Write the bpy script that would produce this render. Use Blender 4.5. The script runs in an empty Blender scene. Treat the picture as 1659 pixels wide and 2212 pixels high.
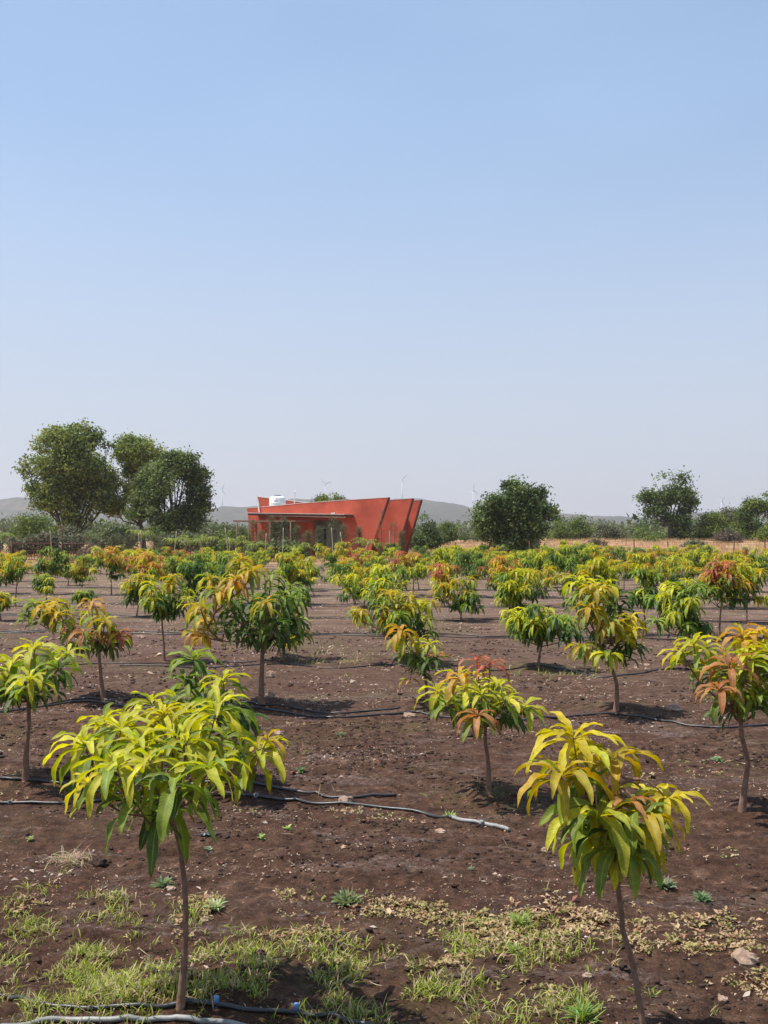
import bpy, math, random
import numpy as np
from mathutils import Vector

SC = bpy.context.scene
COL = SC.collection
R = math.radians

# ------------------------------------------------------------------ camera, sky, sun, exposure
F, CX, CY, HOR = 2247.0, 829.5, 1106.0, 1152.0      # focal length and centre in units of a 1659 x 2212 picture
CAMZ = 2.2
PITCH = math.atan((HOR - CY) / F)
cam_d = bpy.data.cameras.new('camera'); cam = bpy.data.objects.new('camera', cam_d); COL.objects.link(cam)
cam_d.sensor_fit = 'AUTO'; cam_d.sensor_width = 36.0; cam_d.lens = F / 2212.0 * 36.0
cam_d.clip_start = 0.1; cam_d.clip_end = 30000
cam.location = (0, 0, CAMZ); cam.rotation_euler = (R(90) + PITCH, 0, 0)
SC.camera = cam

SUN = Vector((-0.50, -0.03, 1.0)).normalized()       # towards the sun
W = bpy.data.worlds.new("World"); SC.world = W; W.use_nodes = True
nt = W.node_tree; nt.nodes.clear()
sky = nt.nodes.new('ShaderNodeTexSky'); sky.sky_type = 'NISHITA'; sky.sun_disc = False
sky.sun_elevation = math.asin(SUN.z); sky.sun_rotation = math.atan2(SUN.x, SUN.y)
sky.altitude = 300; sky.air_density = 1.0; sky.dust_density = 0.9; sky.ozone_density = 1.3
bg = nt.nodes.new('ShaderNodeBackground'); bg.inputs['Strength'].default_value = 0.132
wo = nt.nodes.new('ShaderNodeOutputWorld')
# faint high veil of thin cloud
tc = nt.nodes.new('ShaderNodeTexCoord'); mp = nt.nodes.new('ShaderNodeMapping'); mp.inputs['Scale'].default_value = (1.6, 1.6, 5.0)
mp.inputs['Rotation'].default_value = (0, R(18), 0)
nz = nt.nodes.new('ShaderNodeTexNoise'); nz.inputs['Scale'].default_value = 1.6; nz.inputs['Detail'].default_value = 4; nz.inputs['Roughness'].default_value = .45
rp = nt.nodes.new('ShaderNodeMapRange'); rp.inputs[1].default_value = .42; rp.inputs[2].default_value = .72; rp.inputs[3].default_value = .26; rp.inputs[4].default_value = .42
mx = nt.nodes.new('ShaderNodeMix'); mx.data_type = 'RGBA'; mx.inputs[7].default_value = (2.9, 4.2, 5.8, 1)
nt.links.new(tc.outputs['Generated'], mp.inputs[0]); nt.links.new(mp.outputs[0], nz.inputs['Vector']); nt.links.new(nz.outputs[0], rp.inputs[0])
nt.links.new(rp.outputs[0], mx.inputs[0]); nt.links.new(sky.outputs[0], mx.inputs[6]); # dusty pale band low over the land
sz = nt.nodes.new('ShaderNodeSeparateXYZ'); nt.links.new(tc.outputs['Generated'], sz.inputs[0])
hr = nt.nodes.new('ShaderNodeMapRange'); hr.interpolation_type = 'SMOOTHSTEP'; hr.inputs[1].default_value = .42; hr.inputs[2].default_value = 0.0; hr.inputs[3].default_value = 0; hr.inputs[4].default_value = .85
mh = nt.nodes.new('ShaderNodeMix'); mh.data_type = 'RGBA'; mh.inputs[7].default_value = (3.3, 3.45, 4.05, 1)
nt.links.new(sz.outputs[2], hr.inputs[0]); nt.links.new(hr.outputs[0], mh.inputs[0]); nt.links.new(mx.outputs[2], mh.inputs[6]); nt.links.new(mh.outputs[2], bg.inputs[0]); nt.links.new(bg.outputs[0], wo.inputs[0])

sl = bpy.data.lights.new('sun', 'SUN'); sl.energy = 5.0; sl.angle = R(0.55); sl.color = (1.0, .955, .88)
so = bpy.data.objects.new('sun', sl); COL.objects.link(so); so.rotation_euler = SUN.to_track_quat('Z', 'Y').to_euler()
SC.view_settings.view_transform = 'Standard'; SC.view_settings.look = 'None'; SC.view_settings.gamma = 1.0; SC.view_settings.exposure = 0.43
SC.cycles.max_bounces = 8; SC.cycles.transparent_max_bounces = 8; SC.cycles.volume_bounces = 0
SC.cycles.use_denoising = True

# ------------------------------------------------------------------ helpers
def tag(o, label=None, cat=None, group=None, kind=None):
    if label: o['label'] = label
    if cat: o['category'] = cat
    if group: o['group'] = group
    if kind: o['kind'] = kind
    return o
def empty(name, loc):
    o = bpy.data.objects.new(name, None); COL.objects.link(o); o.location = loc; o.empty_display_size = .1; return o

def hash2(ix, iy, seed):
    n = (ix.astype(np.int64) * 374761393 + iy.astype(np.int64) * 668265263 + seed * 982451653) & 0xffffffff
    n = ((n ^ (n >> 13)) * 1274126177) & 0xffffffff
    n = (n ^ (n >> 16)) & 0xffffffff
    return n.astype(np.float64) / 4294967295.0
def vnoise(x, y, seed=0):
    x = np.asarray(x, float); y = np.asarray(y, float)
    ix = np.floor(x); iy = np.floor(y); fx = x - ix; fy = y - iy
    fx = fx * fx * fx * (fx * (fx * 6 - 15) + 10); fy = fy * fy * fy * (fy * (fy * 6 - 15) + 10)
    a = hash2(ix, iy, seed); b = hash2(ix + 1, iy, seed); c = hash2(ix, iy + 1, seed); d = hash2(ix + 1, iy + 1, seed)
    return (a * (1 - fx) + b * fx) * (1 - fy) + (c * (1 - fx) + d * fx) * fy - .5
def fbm(x, y, seed=0, oct=3):
    s = 0; a = 1.0
    for i in range(oct):
        s = s + a * vnoise(np.asarray(x) * 2 ** i + 17.3 * i, np.asarray(y) * 2 ** i - 9.1 * i, seed + i); a *= .5
    return s

def G(px, py):                                        # point of the flat plane z=0 seen at a picture point
    dx = (px - CX) / F; dz = -(py - CY) / F
    c, s = math.cos(PITCH), math.sin(PITCH)
    y = c - dz * s; z = s + dz * c
    t = -CAMZ / z
    return dx * t, y * t
def AT(px, py, Y):                                    # point at distance Y seen at a picture point
    dx = (px - CX) / F; dz = -(py - CY) / F
    c, s = math.cos(PITCH), math.sin(PITCH)
    t = Y / (c - dz * s)
    return Vector((dx * t, Y, CAMZ + (s + dz * c) * t))

# ---- base points of the orchard trees whose foot the photograph shows
T_PX = {'near_left': (390, 2175), 'near_right': (1401, 2262), 'A': (55, 1685), 'B': (508, 1696), 'C': (1055, 1715), 'D': (1603, 1750),
        'R3a': (223, 1510), 'R3b': (565, 1520), 'R3c': (922, 1525), 'R3d': (1330, 1535)}
MOUNDS = [G(*p) for p in T_PX.values()] + [G(355, 1422), G(612, 1424), G(880, 1430), G(1162, 1440), G(1476, 1438), G(1553, 1375), G(1219, 1308), G(788, 1312)]
ROWDIR = -0.115
def H(x, y, fine=True):
    x = np.asarray(x, float); y = np.asarray(y, float)
    near = 1 / (1 + (np.maximum(y, 0) / 30) ** 4)
    h = .05 * fbm(x * .7, y * .9, 3, 3) * near + .35 * fbm(x / 40, y / 40, 11, 2) * np.clip((y - 60) / 100, 0, 1)
    h = h + .035 * fbm(x * .45 + 3, y * 2.1, 61, 3) * near
    sm = lambda v: np.clip(v, 0, 1) ** 2 * (3 - 2 * np.clip(v, 0, 1))
    h = h + 1.05 * sm((y - 84) / 55) * sm((x + 4) / 22)
    for mx_, my_ in MOUNDS:
        r2 = (x - mx_) ** 2 + (y - my_) ** 2
        h = h + .095 * np.exp(-r2 / .14) - .03 * np.exp(-((x - mx_) ** 2 / .5 + (y - my_ + .55) ** 2 / .05))
    if fine:
        nn = 1 / (1 + (np.maximum(y, 0) / 14) ** 4)
        h = h + nn * (.032 * fbm(x * 3.1, y * 3.1, 21, 2))
        cl = fbm(x * 9, y * 9, 31, 3)
        h = h + nn * .050 * np.maximum(cl - .08, 0) ** 1.0
        h = h + nn * .011 * fbm(x * 26, y * 26, 41, 2)
    return h
def hz(x, y): return float(H(x, y))
def hit(px, py):
    z = 0.0
    for _ in range(6):
        dx = (px - CX) / F; dz = -(py - CY) / F; c, s = math.cos(PITCH), math.sin(PITCH)
        yy = c - dz * s; zz = s + dz * c; t = (z - CAMZ) / zz
        x, y = dx * t, yy * t; z = .5 * z + .5 * hz(x, y)
    return Vector((x, y, hz(x, y)))

def new_mesh(name, V, Fc, mats, parent=None, smooth=True, col=None, uv=None, midx=None):
    """V (n,3), Fc (m,k) array or list of polygons"""
    me = bpy.data.meshes.new(name)
    V = np.asarray(V, np.float32)
    if isinstance(Fc, np.ndarray):
        m, k = Fc.shape
        me.vertices.add(len(V)); me.vertices.foreach_set('co', V.ravel())
        me.loops.add(m * k); me.loops.foreach_set('vertex_index', Fc.astype(np.int32).ravel())
        me.polygons.add(m); me.polygons.foreach_set('loop_start', np.arange(0, m * k, k, dtype=np.int32))
        try: me.polygons.foreach_set('loop_total', np.full(m, k, np.int32))
        except Exception: pass
    else:
        me.from_pydata([tuple(map(float, v)) for v in V], [], [tuple(int(i) for i in f) for f in Fc])
    me.update(calc_edges=True)
    me.polygons.foreach_set('use_smooth', np.full(len(me.polygons), smooth))
    if col is not None:
        a = me.color_attributes.new('col', 'FLOAT_COLOR', 'POINT')
        c4 = np.ones((len(V), 4), np.float32); c4[:, :3] = col; a.data.foreach_set('color', c4.ravel())
    if uv is not None:
        u = me.uv_layers.new(name='UVMap'); li = np.zeros(len(me.loops), np.int32); me.loops.foreach_get('vertex_index', li)
        u.data.foreach_set('uv', np.asarray(uv, np.float32)[li].ravel())
    if not isinstance(mats, (list, tuple)): mats = [mats]
    for m_ in mats: me.materials.append(m_)
    if midx is not None: me.polygons.foreach_set('material_index', np.asarray(midx, np.int32))
    me.validate(clean_customdata=False)
    o = bpy.data.objects.new(name, me); COL.objects.link(o)
    if parent is not None: o.parent = parent
    return o

class MB:
    def __init__(s): s.v = []; s.f = []
    def add(s, vs, fs):
        n = len(s.v); s.v += [tuple(v) for v in vs]; s.f += [tuple(i + n for i in f) for f in fs]
    def box(s, c, d, M=None):
        x, y, z = d[0] / 2, d[1] / 2, d[2] / 2
        vs = [Vector((a * x, b * y, e * z)) for a in (-1, 1) for b in (-1, 1) for e in (-1, 1)]
        if M is not None: vs = [M @ v for v in vs]
        vs = [v + Vector(c) for v in vs]
        s.add(vs, [(0, 1, 3, 2), (4, 6, 7, 5), (0, 4, 5, 1), (2, 3, 7, 6), (0, 2, 6, 4), (1, 5, 7, 3)])
    def tube(s, pts, rad, n=8, cap=True):
        pts = [Vector(p) for p in pts]; k = len(pts)
        if not hasattr(rad, '__len__'): rad = [rad] * k
        up = None; rings = []
        for i, p in enumerate(pts):
            t = (pts[min(i + 1, k - 1)] - pts[max(i - 1, 0)]).normalized()
            if up is None: up = t.orthogonal().normalized()
            up = (up - t * up.dot(t)); up = up.normalized() if up.length > 1e-5 else t.orthogonal().normalized()
            b = t.cross(up)
            rings.append([p + (up * math.cos(2 * math.pi * j / n) + b * math.sin(2 * math.pi * j / n)) * rad[i] for j in range(n)])
        vs = [v for r in rings for v in r]
        fs = [(i * n + j, i * n + (j + 1) % n, (i + 1) * n + (j + 1) % n, (i + 1) * n + j) for i in range(k - 1) for j in range(n)]
        if cap: fs += [tuple(range(n - 1, -1, -1)), tuple((k - 1) * n + j for j in range(n))]
        s.add(vs, fs)
    def lathe(s, c, prof, n=24):
        vs = []; c = Vector(c)
        for r, z in prof:
            for j in range(n): vs.append(c + Vector((r * math.cos(2 * math.pi * j / n), r * math.sin(2 * math.pi * j / n), z)))
        k = len(prof)
        fs = [(i * n + j, i * n + (j + 1) % n, (i + 1) * n + (j + 1) % n, (i + 1) * n + j) for i in range(k - 1) for j in range(n)]
        fs += [tuple(range(n - 1, -1, -1)), tuple((k - 1) * n + j for j in range(n))]
        s.add(vs, fs)
    def prism(s, poly, off):                         # poly: list of Vectors (planar), off: Vector extrusion
        n = len(poly); vs = list(poly) + [p + off for p in poly]
        s.add(vs, [tuple(range(n)), tuple(range(2 * n - 1, n - 1, -1))] + [(i, i + n, (i + 1) % n + n, (i + 1) % n) for i in range(n)])
    def build(s, name, mat, parent=None, smooth=False, org=None):
        vs = s.v
        if org is not None: vs = [Vector(v) - Vector(org) for v in vs]
        o = new_mesh(name, vs, s.f, mat, parent, smooth)
        if org is not None and parent is None: o.location = org
        return o

def spline(pts, rad, m=4, jit=0, rng=None):
    pts = [Vector(p) for p in pts]; n = len(pts); out = []; ro = []
    for i in range(n - 1):
        p0, p1, p2, p3 = pts[max(i - 1, 0)], pts[i], pts[i + 1], pts[min(i + 2, n - 1)]
        for k in range(m):
            t = k / m
            q = .5 * ((2 * p1) + (p2 - p0) * t + (2 * p0 - 5 * p1 + 4 * p2 - p3) * t * t + (3 * p1 - p0 - 3 * p2 + p3) * t ** 3)
            if jit and rng is not None and (i or k): q = q + Vector([rng.uniform(-jit, jit) for _ in range(3)])
            out.append(q); ro.append(rad[i] * (1 - t) + rad[i + 1] * t)
    out.append(pts[-1]); ro.append(rad[-1])
    return out, ro

# ------------------------------------------------------------------ materials
def mat(name):
    m = bpy.data.materials.new(name); m.use_nodes = True; n = m.node_tree; n.nodes.clear()
    return m, n, n.nodes.new('ShaderNodeOutputMaterial')
def N(n, t, **kw):
    x = n.nodes.new('ShaderNode' + t)
    for k, v in kw.items():
        if k in x.inputs: x.inputs[k].default_value = v
        else: setattr(x, k, v)
    return x
def ramp(n, stops):
    r = n.nodes.new('ShaderNodeValToRGB'); e = r.color_ramp.elements
    while len(e) < len(stops): e.new(.5)
    for i, (p, c) in enumerate(stops): e[i].position = p; e[i].color = (*c, 1)
    return r
def noisy(name, c1, c2, scale=4, rough=.8, bump=.3, bscale=30, spec=.3, metal=0, bdist=.01):
    m, n, out = mat(name); b = N(n, 'BsdfPrincipled'); b.inputs['Roughness'].default_value = rough; b.inputs['Metallic'].default_value = metal
    b.inputs['Specular IOR Level'].default_value = spec
    t = N(n, 'TexCoord'); nz = N(n, 'TexNoise', Scale=scale, Detail=6.0, Roughness=.62); r = ramp(n, [(.3, c1), (.7, c2)])
    n.links.new(t.outputs['Object'], nz.inputs['Vector']); n.links.new(nz.outputs[0], r.inputs[0]); n.links.new(r.outputs[0], b.inputs['Base Color'])
    nb = N(n, 'TexNoise', Scale=bscale, Detail=4.0); bp = N(n, 'Bump', Strength=bump, Distance=bdist)
    n.links.new(t.outputs['Object'], nb.inputs['Vector']); n.links.new(nb.outputs[0], bp.inputs['Height']); n.links.new(bp.outputs[0], b.inputs['Normal'])
    n.links.new(b.outputs[0], out.inputs[0]); return m

def leaf_material(name, trans=.44, rough=.5, veins=True, spec=.32):
    m, n, out = mat(name)
    at = N(n, 'Attribute', attribute_name='col'); b = N(n, 'BsdfPrincipled', Roughness=rough); b.inputs['Specular IOR Level'].default_value = spec
    tr = N(n, 'BsdfTranslucent'); mix = N(n, 'MixShader'); mix.inputs[0].default_value = trans
    src = at.outputs['Color']
    if veins:
        uv = N(n, 'UVMap', uv_map='UVMap'); sp = N(n, 'SeparateXYZ'); n.links.new(uv.outputs[0], sp.inputs[0])
        a = N(n, 'Math', operation='SUBTRACT'); a.inputs[1].default_value = .5; n.links.new(sp.outputs[0], a.inputs[0])
        ab = N(n, 'Math', operation='ABSOLUTE'); n.links.new(a.outputs[0], ab.inputs[0])
        mr = N(n, 'MapRange'); mr.inputs[1].default_value = .02; mr.inputs[2].default_value = .07; mr.inputs[3].default_value = 1; mr.inputs[4].default_value = 0
        n.links.new(ab.outputs[0], mr.inputs[0])
        # side veins
        k1 = N(n, 'Math', operation='MULTIPLY'); k1.inputs[1].default_value = 150; n.links.new(sp.outputs[1], k1.inputs[0])
        k2 = N(n, 'Math', operation='MULTIPLY'); k2.inputs[1].default_value = -26; n.links.new(ab.outputs[0], k2.inputs[0])
        k3 = N(n, 'Math', operation='ADD'); n.links.new(k1.outputs[0], k3.inputs[0]); n.links.new(k2.outputs[0], k3.inputs[1])
        k4 = N(n, 'Math', operation='SINE'); n.links.new(k3.outputs[0], k4.inputs[0])
        k5 = N(n, 'MapRange'); k5.inputs[1].default_value = .72; k5.inputs[2].default_value = 1.0; k5.inputs[3].default_value = 0; k5.inputs[4].default_value = .16; n.links.new(k4.outputs[0], k5.inputs[0])
        mxx = N(n, 'Math', operation='MAXIMUM'); n.links.new(mr.outputs[0], mxx.inputs[0]); n.links.new(k5.outputs[0], mxx.inputs[1])
        mc = N(n, 'Mix', data_type='RGBA'); mc.inputs[7].default_value = (.55, .55, .16, 1)
        fm = N(n, 'Math', operation='MULTIPLY'); fm.inputs[1].default_value = .38; n.links.new(mxx.outputs[0], fm.inputs[0])
        n.links.new(fm.outputs[0], mc.inputs[0]); n.links.new(src, mc.inputs[6]); src = mc.outputs[2]
        bp = N(n, 'Bump', Strength=.22, Distance=.002); n.links.new(k4.outputs[0], bp.inputs['Height']); n.links.new(bp.outputs[0], b.inputs['Normal'])
        # brown scorched tips and rust spots
        tn = N(n, 'TexNoise', Scale=55.0, Detail=2.0); tcc = N(n, 'TexCoord'); n.links.new(tcc.outputs['Object'], tn.inputs['Vector'])
        tv = N(n, 'Math', operation='MULTIPLY_ADD'); tv.inputs[1].default_value = .35; n.links.new(tn.outputs[0], tv.inputs[0]); n.links.new(sp.outputs[1], tv.inputs[2])
        tm = N(n, 'MapRange'); tm.inputs[1].default_value = 1.10; tm.inputs[2].default_value = 1.17; n.links.new(tv.outputs[0], tm.inputs[0])
        sn = N(n, 'TexNoise', Scale=120.0, Detail=1.0); n.links.new(tcc.outputs['Object'], sn.inputs['Vector']); sm = N(n, 'MapRange'); sm.inputs[1].default_value = .66; sm.inputs[2].default_value = .72; sm.inputs[4].default_value = .6; n.links.new(sn.outputs[0], sm.inputs[0])
        tx = N(n, 'Math', operation='MAXIMUM'); n.links.new(tm.outputs[0], tx.inputs[0]); n.links.new(sm.outputs[0], tx.inputs[1])
        tb = N(n, 'Mix', data_type='RGBA'); tb.inputs[7].default_value = (.22, .12, .04, 1); n.links.new(tx.outputs[0], tb.inputs[0]); n.links.new(src, tb.inputs[6]); src = tb.outputs[2]
        # blotches of wear
        tcn = N(n, 'TexCoord'); nz = N(n, 'TexNoise', Scale=38.0, Detail=3.0); r = N(n, 'MapRange'); r.inputs[1].default_value = .3; r.inputs[2].default_value = .7; r.inputs[3].default_value = .78; r.inputs[4].default_value = 1.15
        n.links.new(tcn.outputs['Object'], nz.inputs['Vector']); n.links.new(nz.outputs[0], r.inputs[0])
        mv = N(n, 'Mix', data_type='RGBA', blend_type='MULTIPLY'); mv.inputs[0].default_value = 1; n.links.new(src, mv.inputs[6]); n.links.new(r.outputs[0], mv.inputs[7]); src = mv.outputs[2]
    n.links.new(src, b.inputs['Base Color'])
    hs = N(n, 'HueSaturation'); hs.inputs['Saturation'].default_value = 1.1; hs.inputs['Value'].default_value = 1.25; n.links.new(src, hs.inputs['Color']); n.links.new(hs.outputs[0], tr.inputs[0])
    n.links.new(b.outputs[0], mix.inputs[1]); n.links.new(tr.outputs[0], mix.inputs[2]); n.links.new(mix.outputs[0], out.inputs[0])
    return m

M_LEAF = leaf_material('mango_leaf')
M_LEAFF = leaf_material('mango_leaf_plain', veins=False, rough=.5)
M_TREELEAF = leaf_material('tree_foliage', trans=.3, rough=.6, veins=False, spec=.25)
M_GRASS = leaf_material('grass_blade', trans=.35, rough=.55, veins=False, spec=.3)
M_BARK = noisy('mango_bark', (.13, .07, .045), (.27, .165, .11), 25, .85, .6, 60, bdist=.004)
M_TWIG = noisy('green_twig', (.14, .13, .04), (.22, .18, .07), 20, .6, .2, 60)
M_BIGBARK = noisy('dark_bark', (.05, .04, .032), (.11, .09, .07), 3, .9, .6, 12)
M_PIPE = noisy('drip_pipe_plastic', (.012, .012, .013), (.045, .04, .038), 7, .42, .15, 40, spec=.6)
M_PIPEG = noisy('bleached_pipe_plastic', (.13, .13, .125), (.30, .30, .28), 9, .5, .15, 40, spec=.5)
M_CAP = noisy('blue_plastic', (.08, .20, .42), (.13, .28, .52), 12, .45, .1, 40, spec=.5)
M_STONE = noisy('field_stone', (.22, .13, .09), (.42, .31, .23), 14, .9, .5, 50)
M_CLOD = noisy('soil_clod', (.028, .017, .013), (.075, .048, .038), 10, .97, .9, 40, spec=.1)
M_RED = noisy('red_plaster', (.33, .064, .040), (.55, .118, .070), .55, .88, .7, 14, spec=.2, bdist=.03)
M_COPING = noisy('pale_coping', (.5, .38, .33), (.62, .5, .45), 3, .8, .2, 20)
M_EDGE = noisy('maroon_edge', (.10, .035, .028), (.14, .05, .04), 3, .8, .2, 20)
M_GREY = noisy('grey_plaster', (.34, .32, .28), (.42, .40, .35), 1, .9, .3, 14)
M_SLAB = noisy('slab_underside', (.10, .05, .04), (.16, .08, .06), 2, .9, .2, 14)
M_DARK = noisy('dark_opening', (.015, .015, .016), (.03, .03, .03), 3, .5, .1, 14)
M_WHITE = noisy('white_paint', (.70, .70, .68), (.80, .80, .78), 5, .5, .1, 20)
M_TANK = noisy('white_tank_plastic', (.74, .74, .72), (.84, .84, .82), 2, .4, .1, 20, spec=.5)
M_BLUE = noisy('dark_blue_lid', (.05, .07, .16), (.07, .10, .2), 5, .5, .1, 20)
M_RUST = noisy('rusty_iron', (.05, .025, .02), (.13, .06, .04), 12, .8, .4, 50, metal=.2)
M_WOOD = noisy('weathered_wood', (.12, .07, .045), (.22, .14, .09), 9, .9, .4, 40)
M_CANE = noisy('pale_cane', (.42, .34, .24), (.6, .52, .4), 12, .8, .3, 40)
M_TURB = noisy('turbine_white', (.78, .79, .8), (.82, .83, .84), .1, .5, 0, 1)
M_BLACKPL = noisy('black_plastic_film', (.02, .022, .025), (.12, .13, .14), 9, .35, .6, 25, spec=.6)

def ground_material():
    m, n, out = mat('orchard_soil'); b = N(n, 'BsdfPrincipled', Roughness=.95); b.inputs['Specular IOR Level'].default_value = .15
    geo = N(n, 'NewGeometry'); P = geo.outputs['Position']
    sx = N(n, 'SeparateXYZ'); n.links.new(P, sx.inputs[0])
    def noise(scale, det=5., rough=.6, vec=None, dist=0.):
        q = N(n, 'TexNoise', Scale=scale, Detail=det, Roughness=rough, Distortion=dist); n.links.new(vec or P, q.inputs['Vector']); return q.outputs[0]
    def mrange(v, a, b_, c=0., d=1.):
        q = N(n, 'MapRange'); q.inputs[1].default_value = a; q.inputs[2].default_value = b_; q.inputs[3].default_value = c; q.inputs[4].default_value = d; n.links.new(v, q.inputs[0]); return q.outputs[0]
    def mixc(f, a, c):
        q = N(n, 'Mix', data_type='RGBA')
        if isinstance(f, float): q.inputs[0].default_value = f
        else: n.links.new(f, q.inputs[0])
        for i, w in ((6, a), (7, c)):
            if isinstance(w, tuple): q.inputs[i].default_value = (*w, 1)
            else: n.links.new(w, q.inputs[i])
        return q.outputs[2]
    def mul(a, c):
        q = N(n, 'Math', operation='MULTIPLY'); n.links.new(a, q.inputs[0])
        if isinstance(c, float): q.inputs[1].default_value = c
        else: n.links.new(c, q.inputs[1])
        return q.outputs[0]
    r = ramp(n, [(.30, (.034, .016, .009)), (.45, (.086, .043, .026)), (.58, (.138, .074, .046)), (.72, (.28, .17, .115))]); n.links.new(noise(5.5, 8., .72), r.inputs[0]); base = r.outputs[0]
    # broad reddish and greyish areas; pale salty crust in wavy streaks
    base = mixc(mrange(noise(.45, 3.), .42, .66, 0., .55), base, (.090, .043, .030))
    mp = N(n, 'Mapping'); mp.inputs['Scale'].default_value = (.55, 1.5, 1); n.links.new(P, mp.inputs[0])
    crust = mul(mrange(noise(1.5, 6., .7, mp.outputs[0], 1.2), .53, .66), mrange(noise(30, 3.), .40, .62))
    base = mixc(mul(crust, .75), base, (.26, .20, .18))
    # pale specks of crushed shell and litter
    vo = N(n, 'TexVoronoi', Scale=34.0); n.links.new(P, vo.inputs['Vector'])
    sp = mul(mrange(vo.outputs['Distance'], .10, .17, 1., 0.), mrange(noise(2.2, 3.), .47, .62))
    base = mixc(mul(sp, .8), base, (.42, .33, .27))
    # fine dark and light crumbs
    fm_ = mrange(noise(75, 5., .8), .30, .70, .45, 1.5); cb = N(n, 'Mix', data_type='RGBA', blend_type='MULTIPLY'); cb.inputs[0].default_value = 1; n.links.new(base, cb.inputs[6]); n.links.new(fm_, cb.inputs[7]); base = cb.outputs[2]
    fm2 = mrange(noise(14, 6., .75), .34, .62, .55, 1.3); cb = N(n, 'Mix', data_type='RGBA', blend_type='MULTIPLY'); cb.inputs[0].default_value = 1; n.links.new(base, cb.inputs[6]); n.links.new(fm2, cb.inputs[7]); base = cb.outputs[2]
    # farther ground: trampled straw, duller and paler
    far = mrange(sx.outputs[1], 12., 34.)
    mp2 = N(n, 'Mapping'); mp2.inputs['Scale'].default_value = (.8, 1.6, 1); n.links.new(P, mp2.inputs[0])
    straw = mul(mrange(noise(1.1, 7., .75, mp2.outputs[0]), .40, .62), far)
    base = mixc(mul(far, .55), base, (.135, .088, .070))
    base = mixc(mul(straw, .8), base, (.30, .205, .15))
    gr = mul(mrange(noise(.33, 4., .6), .52, .64), mrange(noise(6, 5., .7), .40, .6))
    base = mixc(mul(gr, .45), base, (.13, .13, .045))
    far2 = mrange(sx.outputs[1], 66., 78.)
    fld = mixc(mrange(noise(.16, 7., .7), .35, .65), (.33, .17, .095), (.42, .265, .15))
    fld = mixc(mrange(noise(.05, 5., .6), .52, .60), fld, (.17, .17, .06))
    base = mixc(far2, base, fld)
    far3 = mrange(sx.outputs[1], 260., 700.)
    base = mixc(far3, base, (.09, .10, .045))
    n.links.new(base, b.inputs['Base Color'])
    # grain
    h1 = noise(22, 8., .75); h2 = noise(90, 4., .7)
    ad = N(n, 'Math', operation='MULTIPLY_ADD'); ad.inputs[1].default_value = .35; n.links.new(h2, ad.inputs[0]); n.links.new(h1, ad.inputs[2])
    bp = N(n, 'Bump', Strength=1.0, Distance=.05); n.links.new(ad.outputs[0], bp.inputs['Height']); n.links.new(bp.outputs[0], b.inputs['Normal'])
    n.links.new(b.outputs[0], out.inputs[0]); return m
M_SOIL = ground_material()

# ------------------------------------------------------------------ ground: one sheet to the horizon
def build_ground():
    ys = [-30, -15, -6, -2, 1.0]
    y = 3.4
    while y < 9000:
        ys.append(y); y += max(.019, .0058 * y) if y < 120 else .05 * y
    def side():
        xs = []; x = .02
        while x < 7500:
            xs.append(x); x += .035 if x < 3.2 else (.035 * (x / 3.2) ** 1.15 if x < 60 else .12 * x)
        return xs
    s = side(); xs = [-a for a in reversed(s)] + s
    X, Y = np.meshgrid(np.array(xs), np.array(ys)); Z = H(X, Y)
    V = np.stack([X.ravel(), Y.ravel(), Z.ravel()], 1); nx, ny = len(xs), len(ys)
    i = np.arange(nx - 1)[None, :] + np.arange(ny - 1)[:, None] * nx; i = i.ravel()
    Fq = np.stack([i, i + 1, i + 1 + nx, i + nx], 1)
    o = new_mesh('ground', V, Fq, M_SOIL); tag(o, 'dark brown soil of the orchard running out to the dry field', 'ground', kind='structure')
    print('ground verts', len(V))
build_ground()

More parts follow.
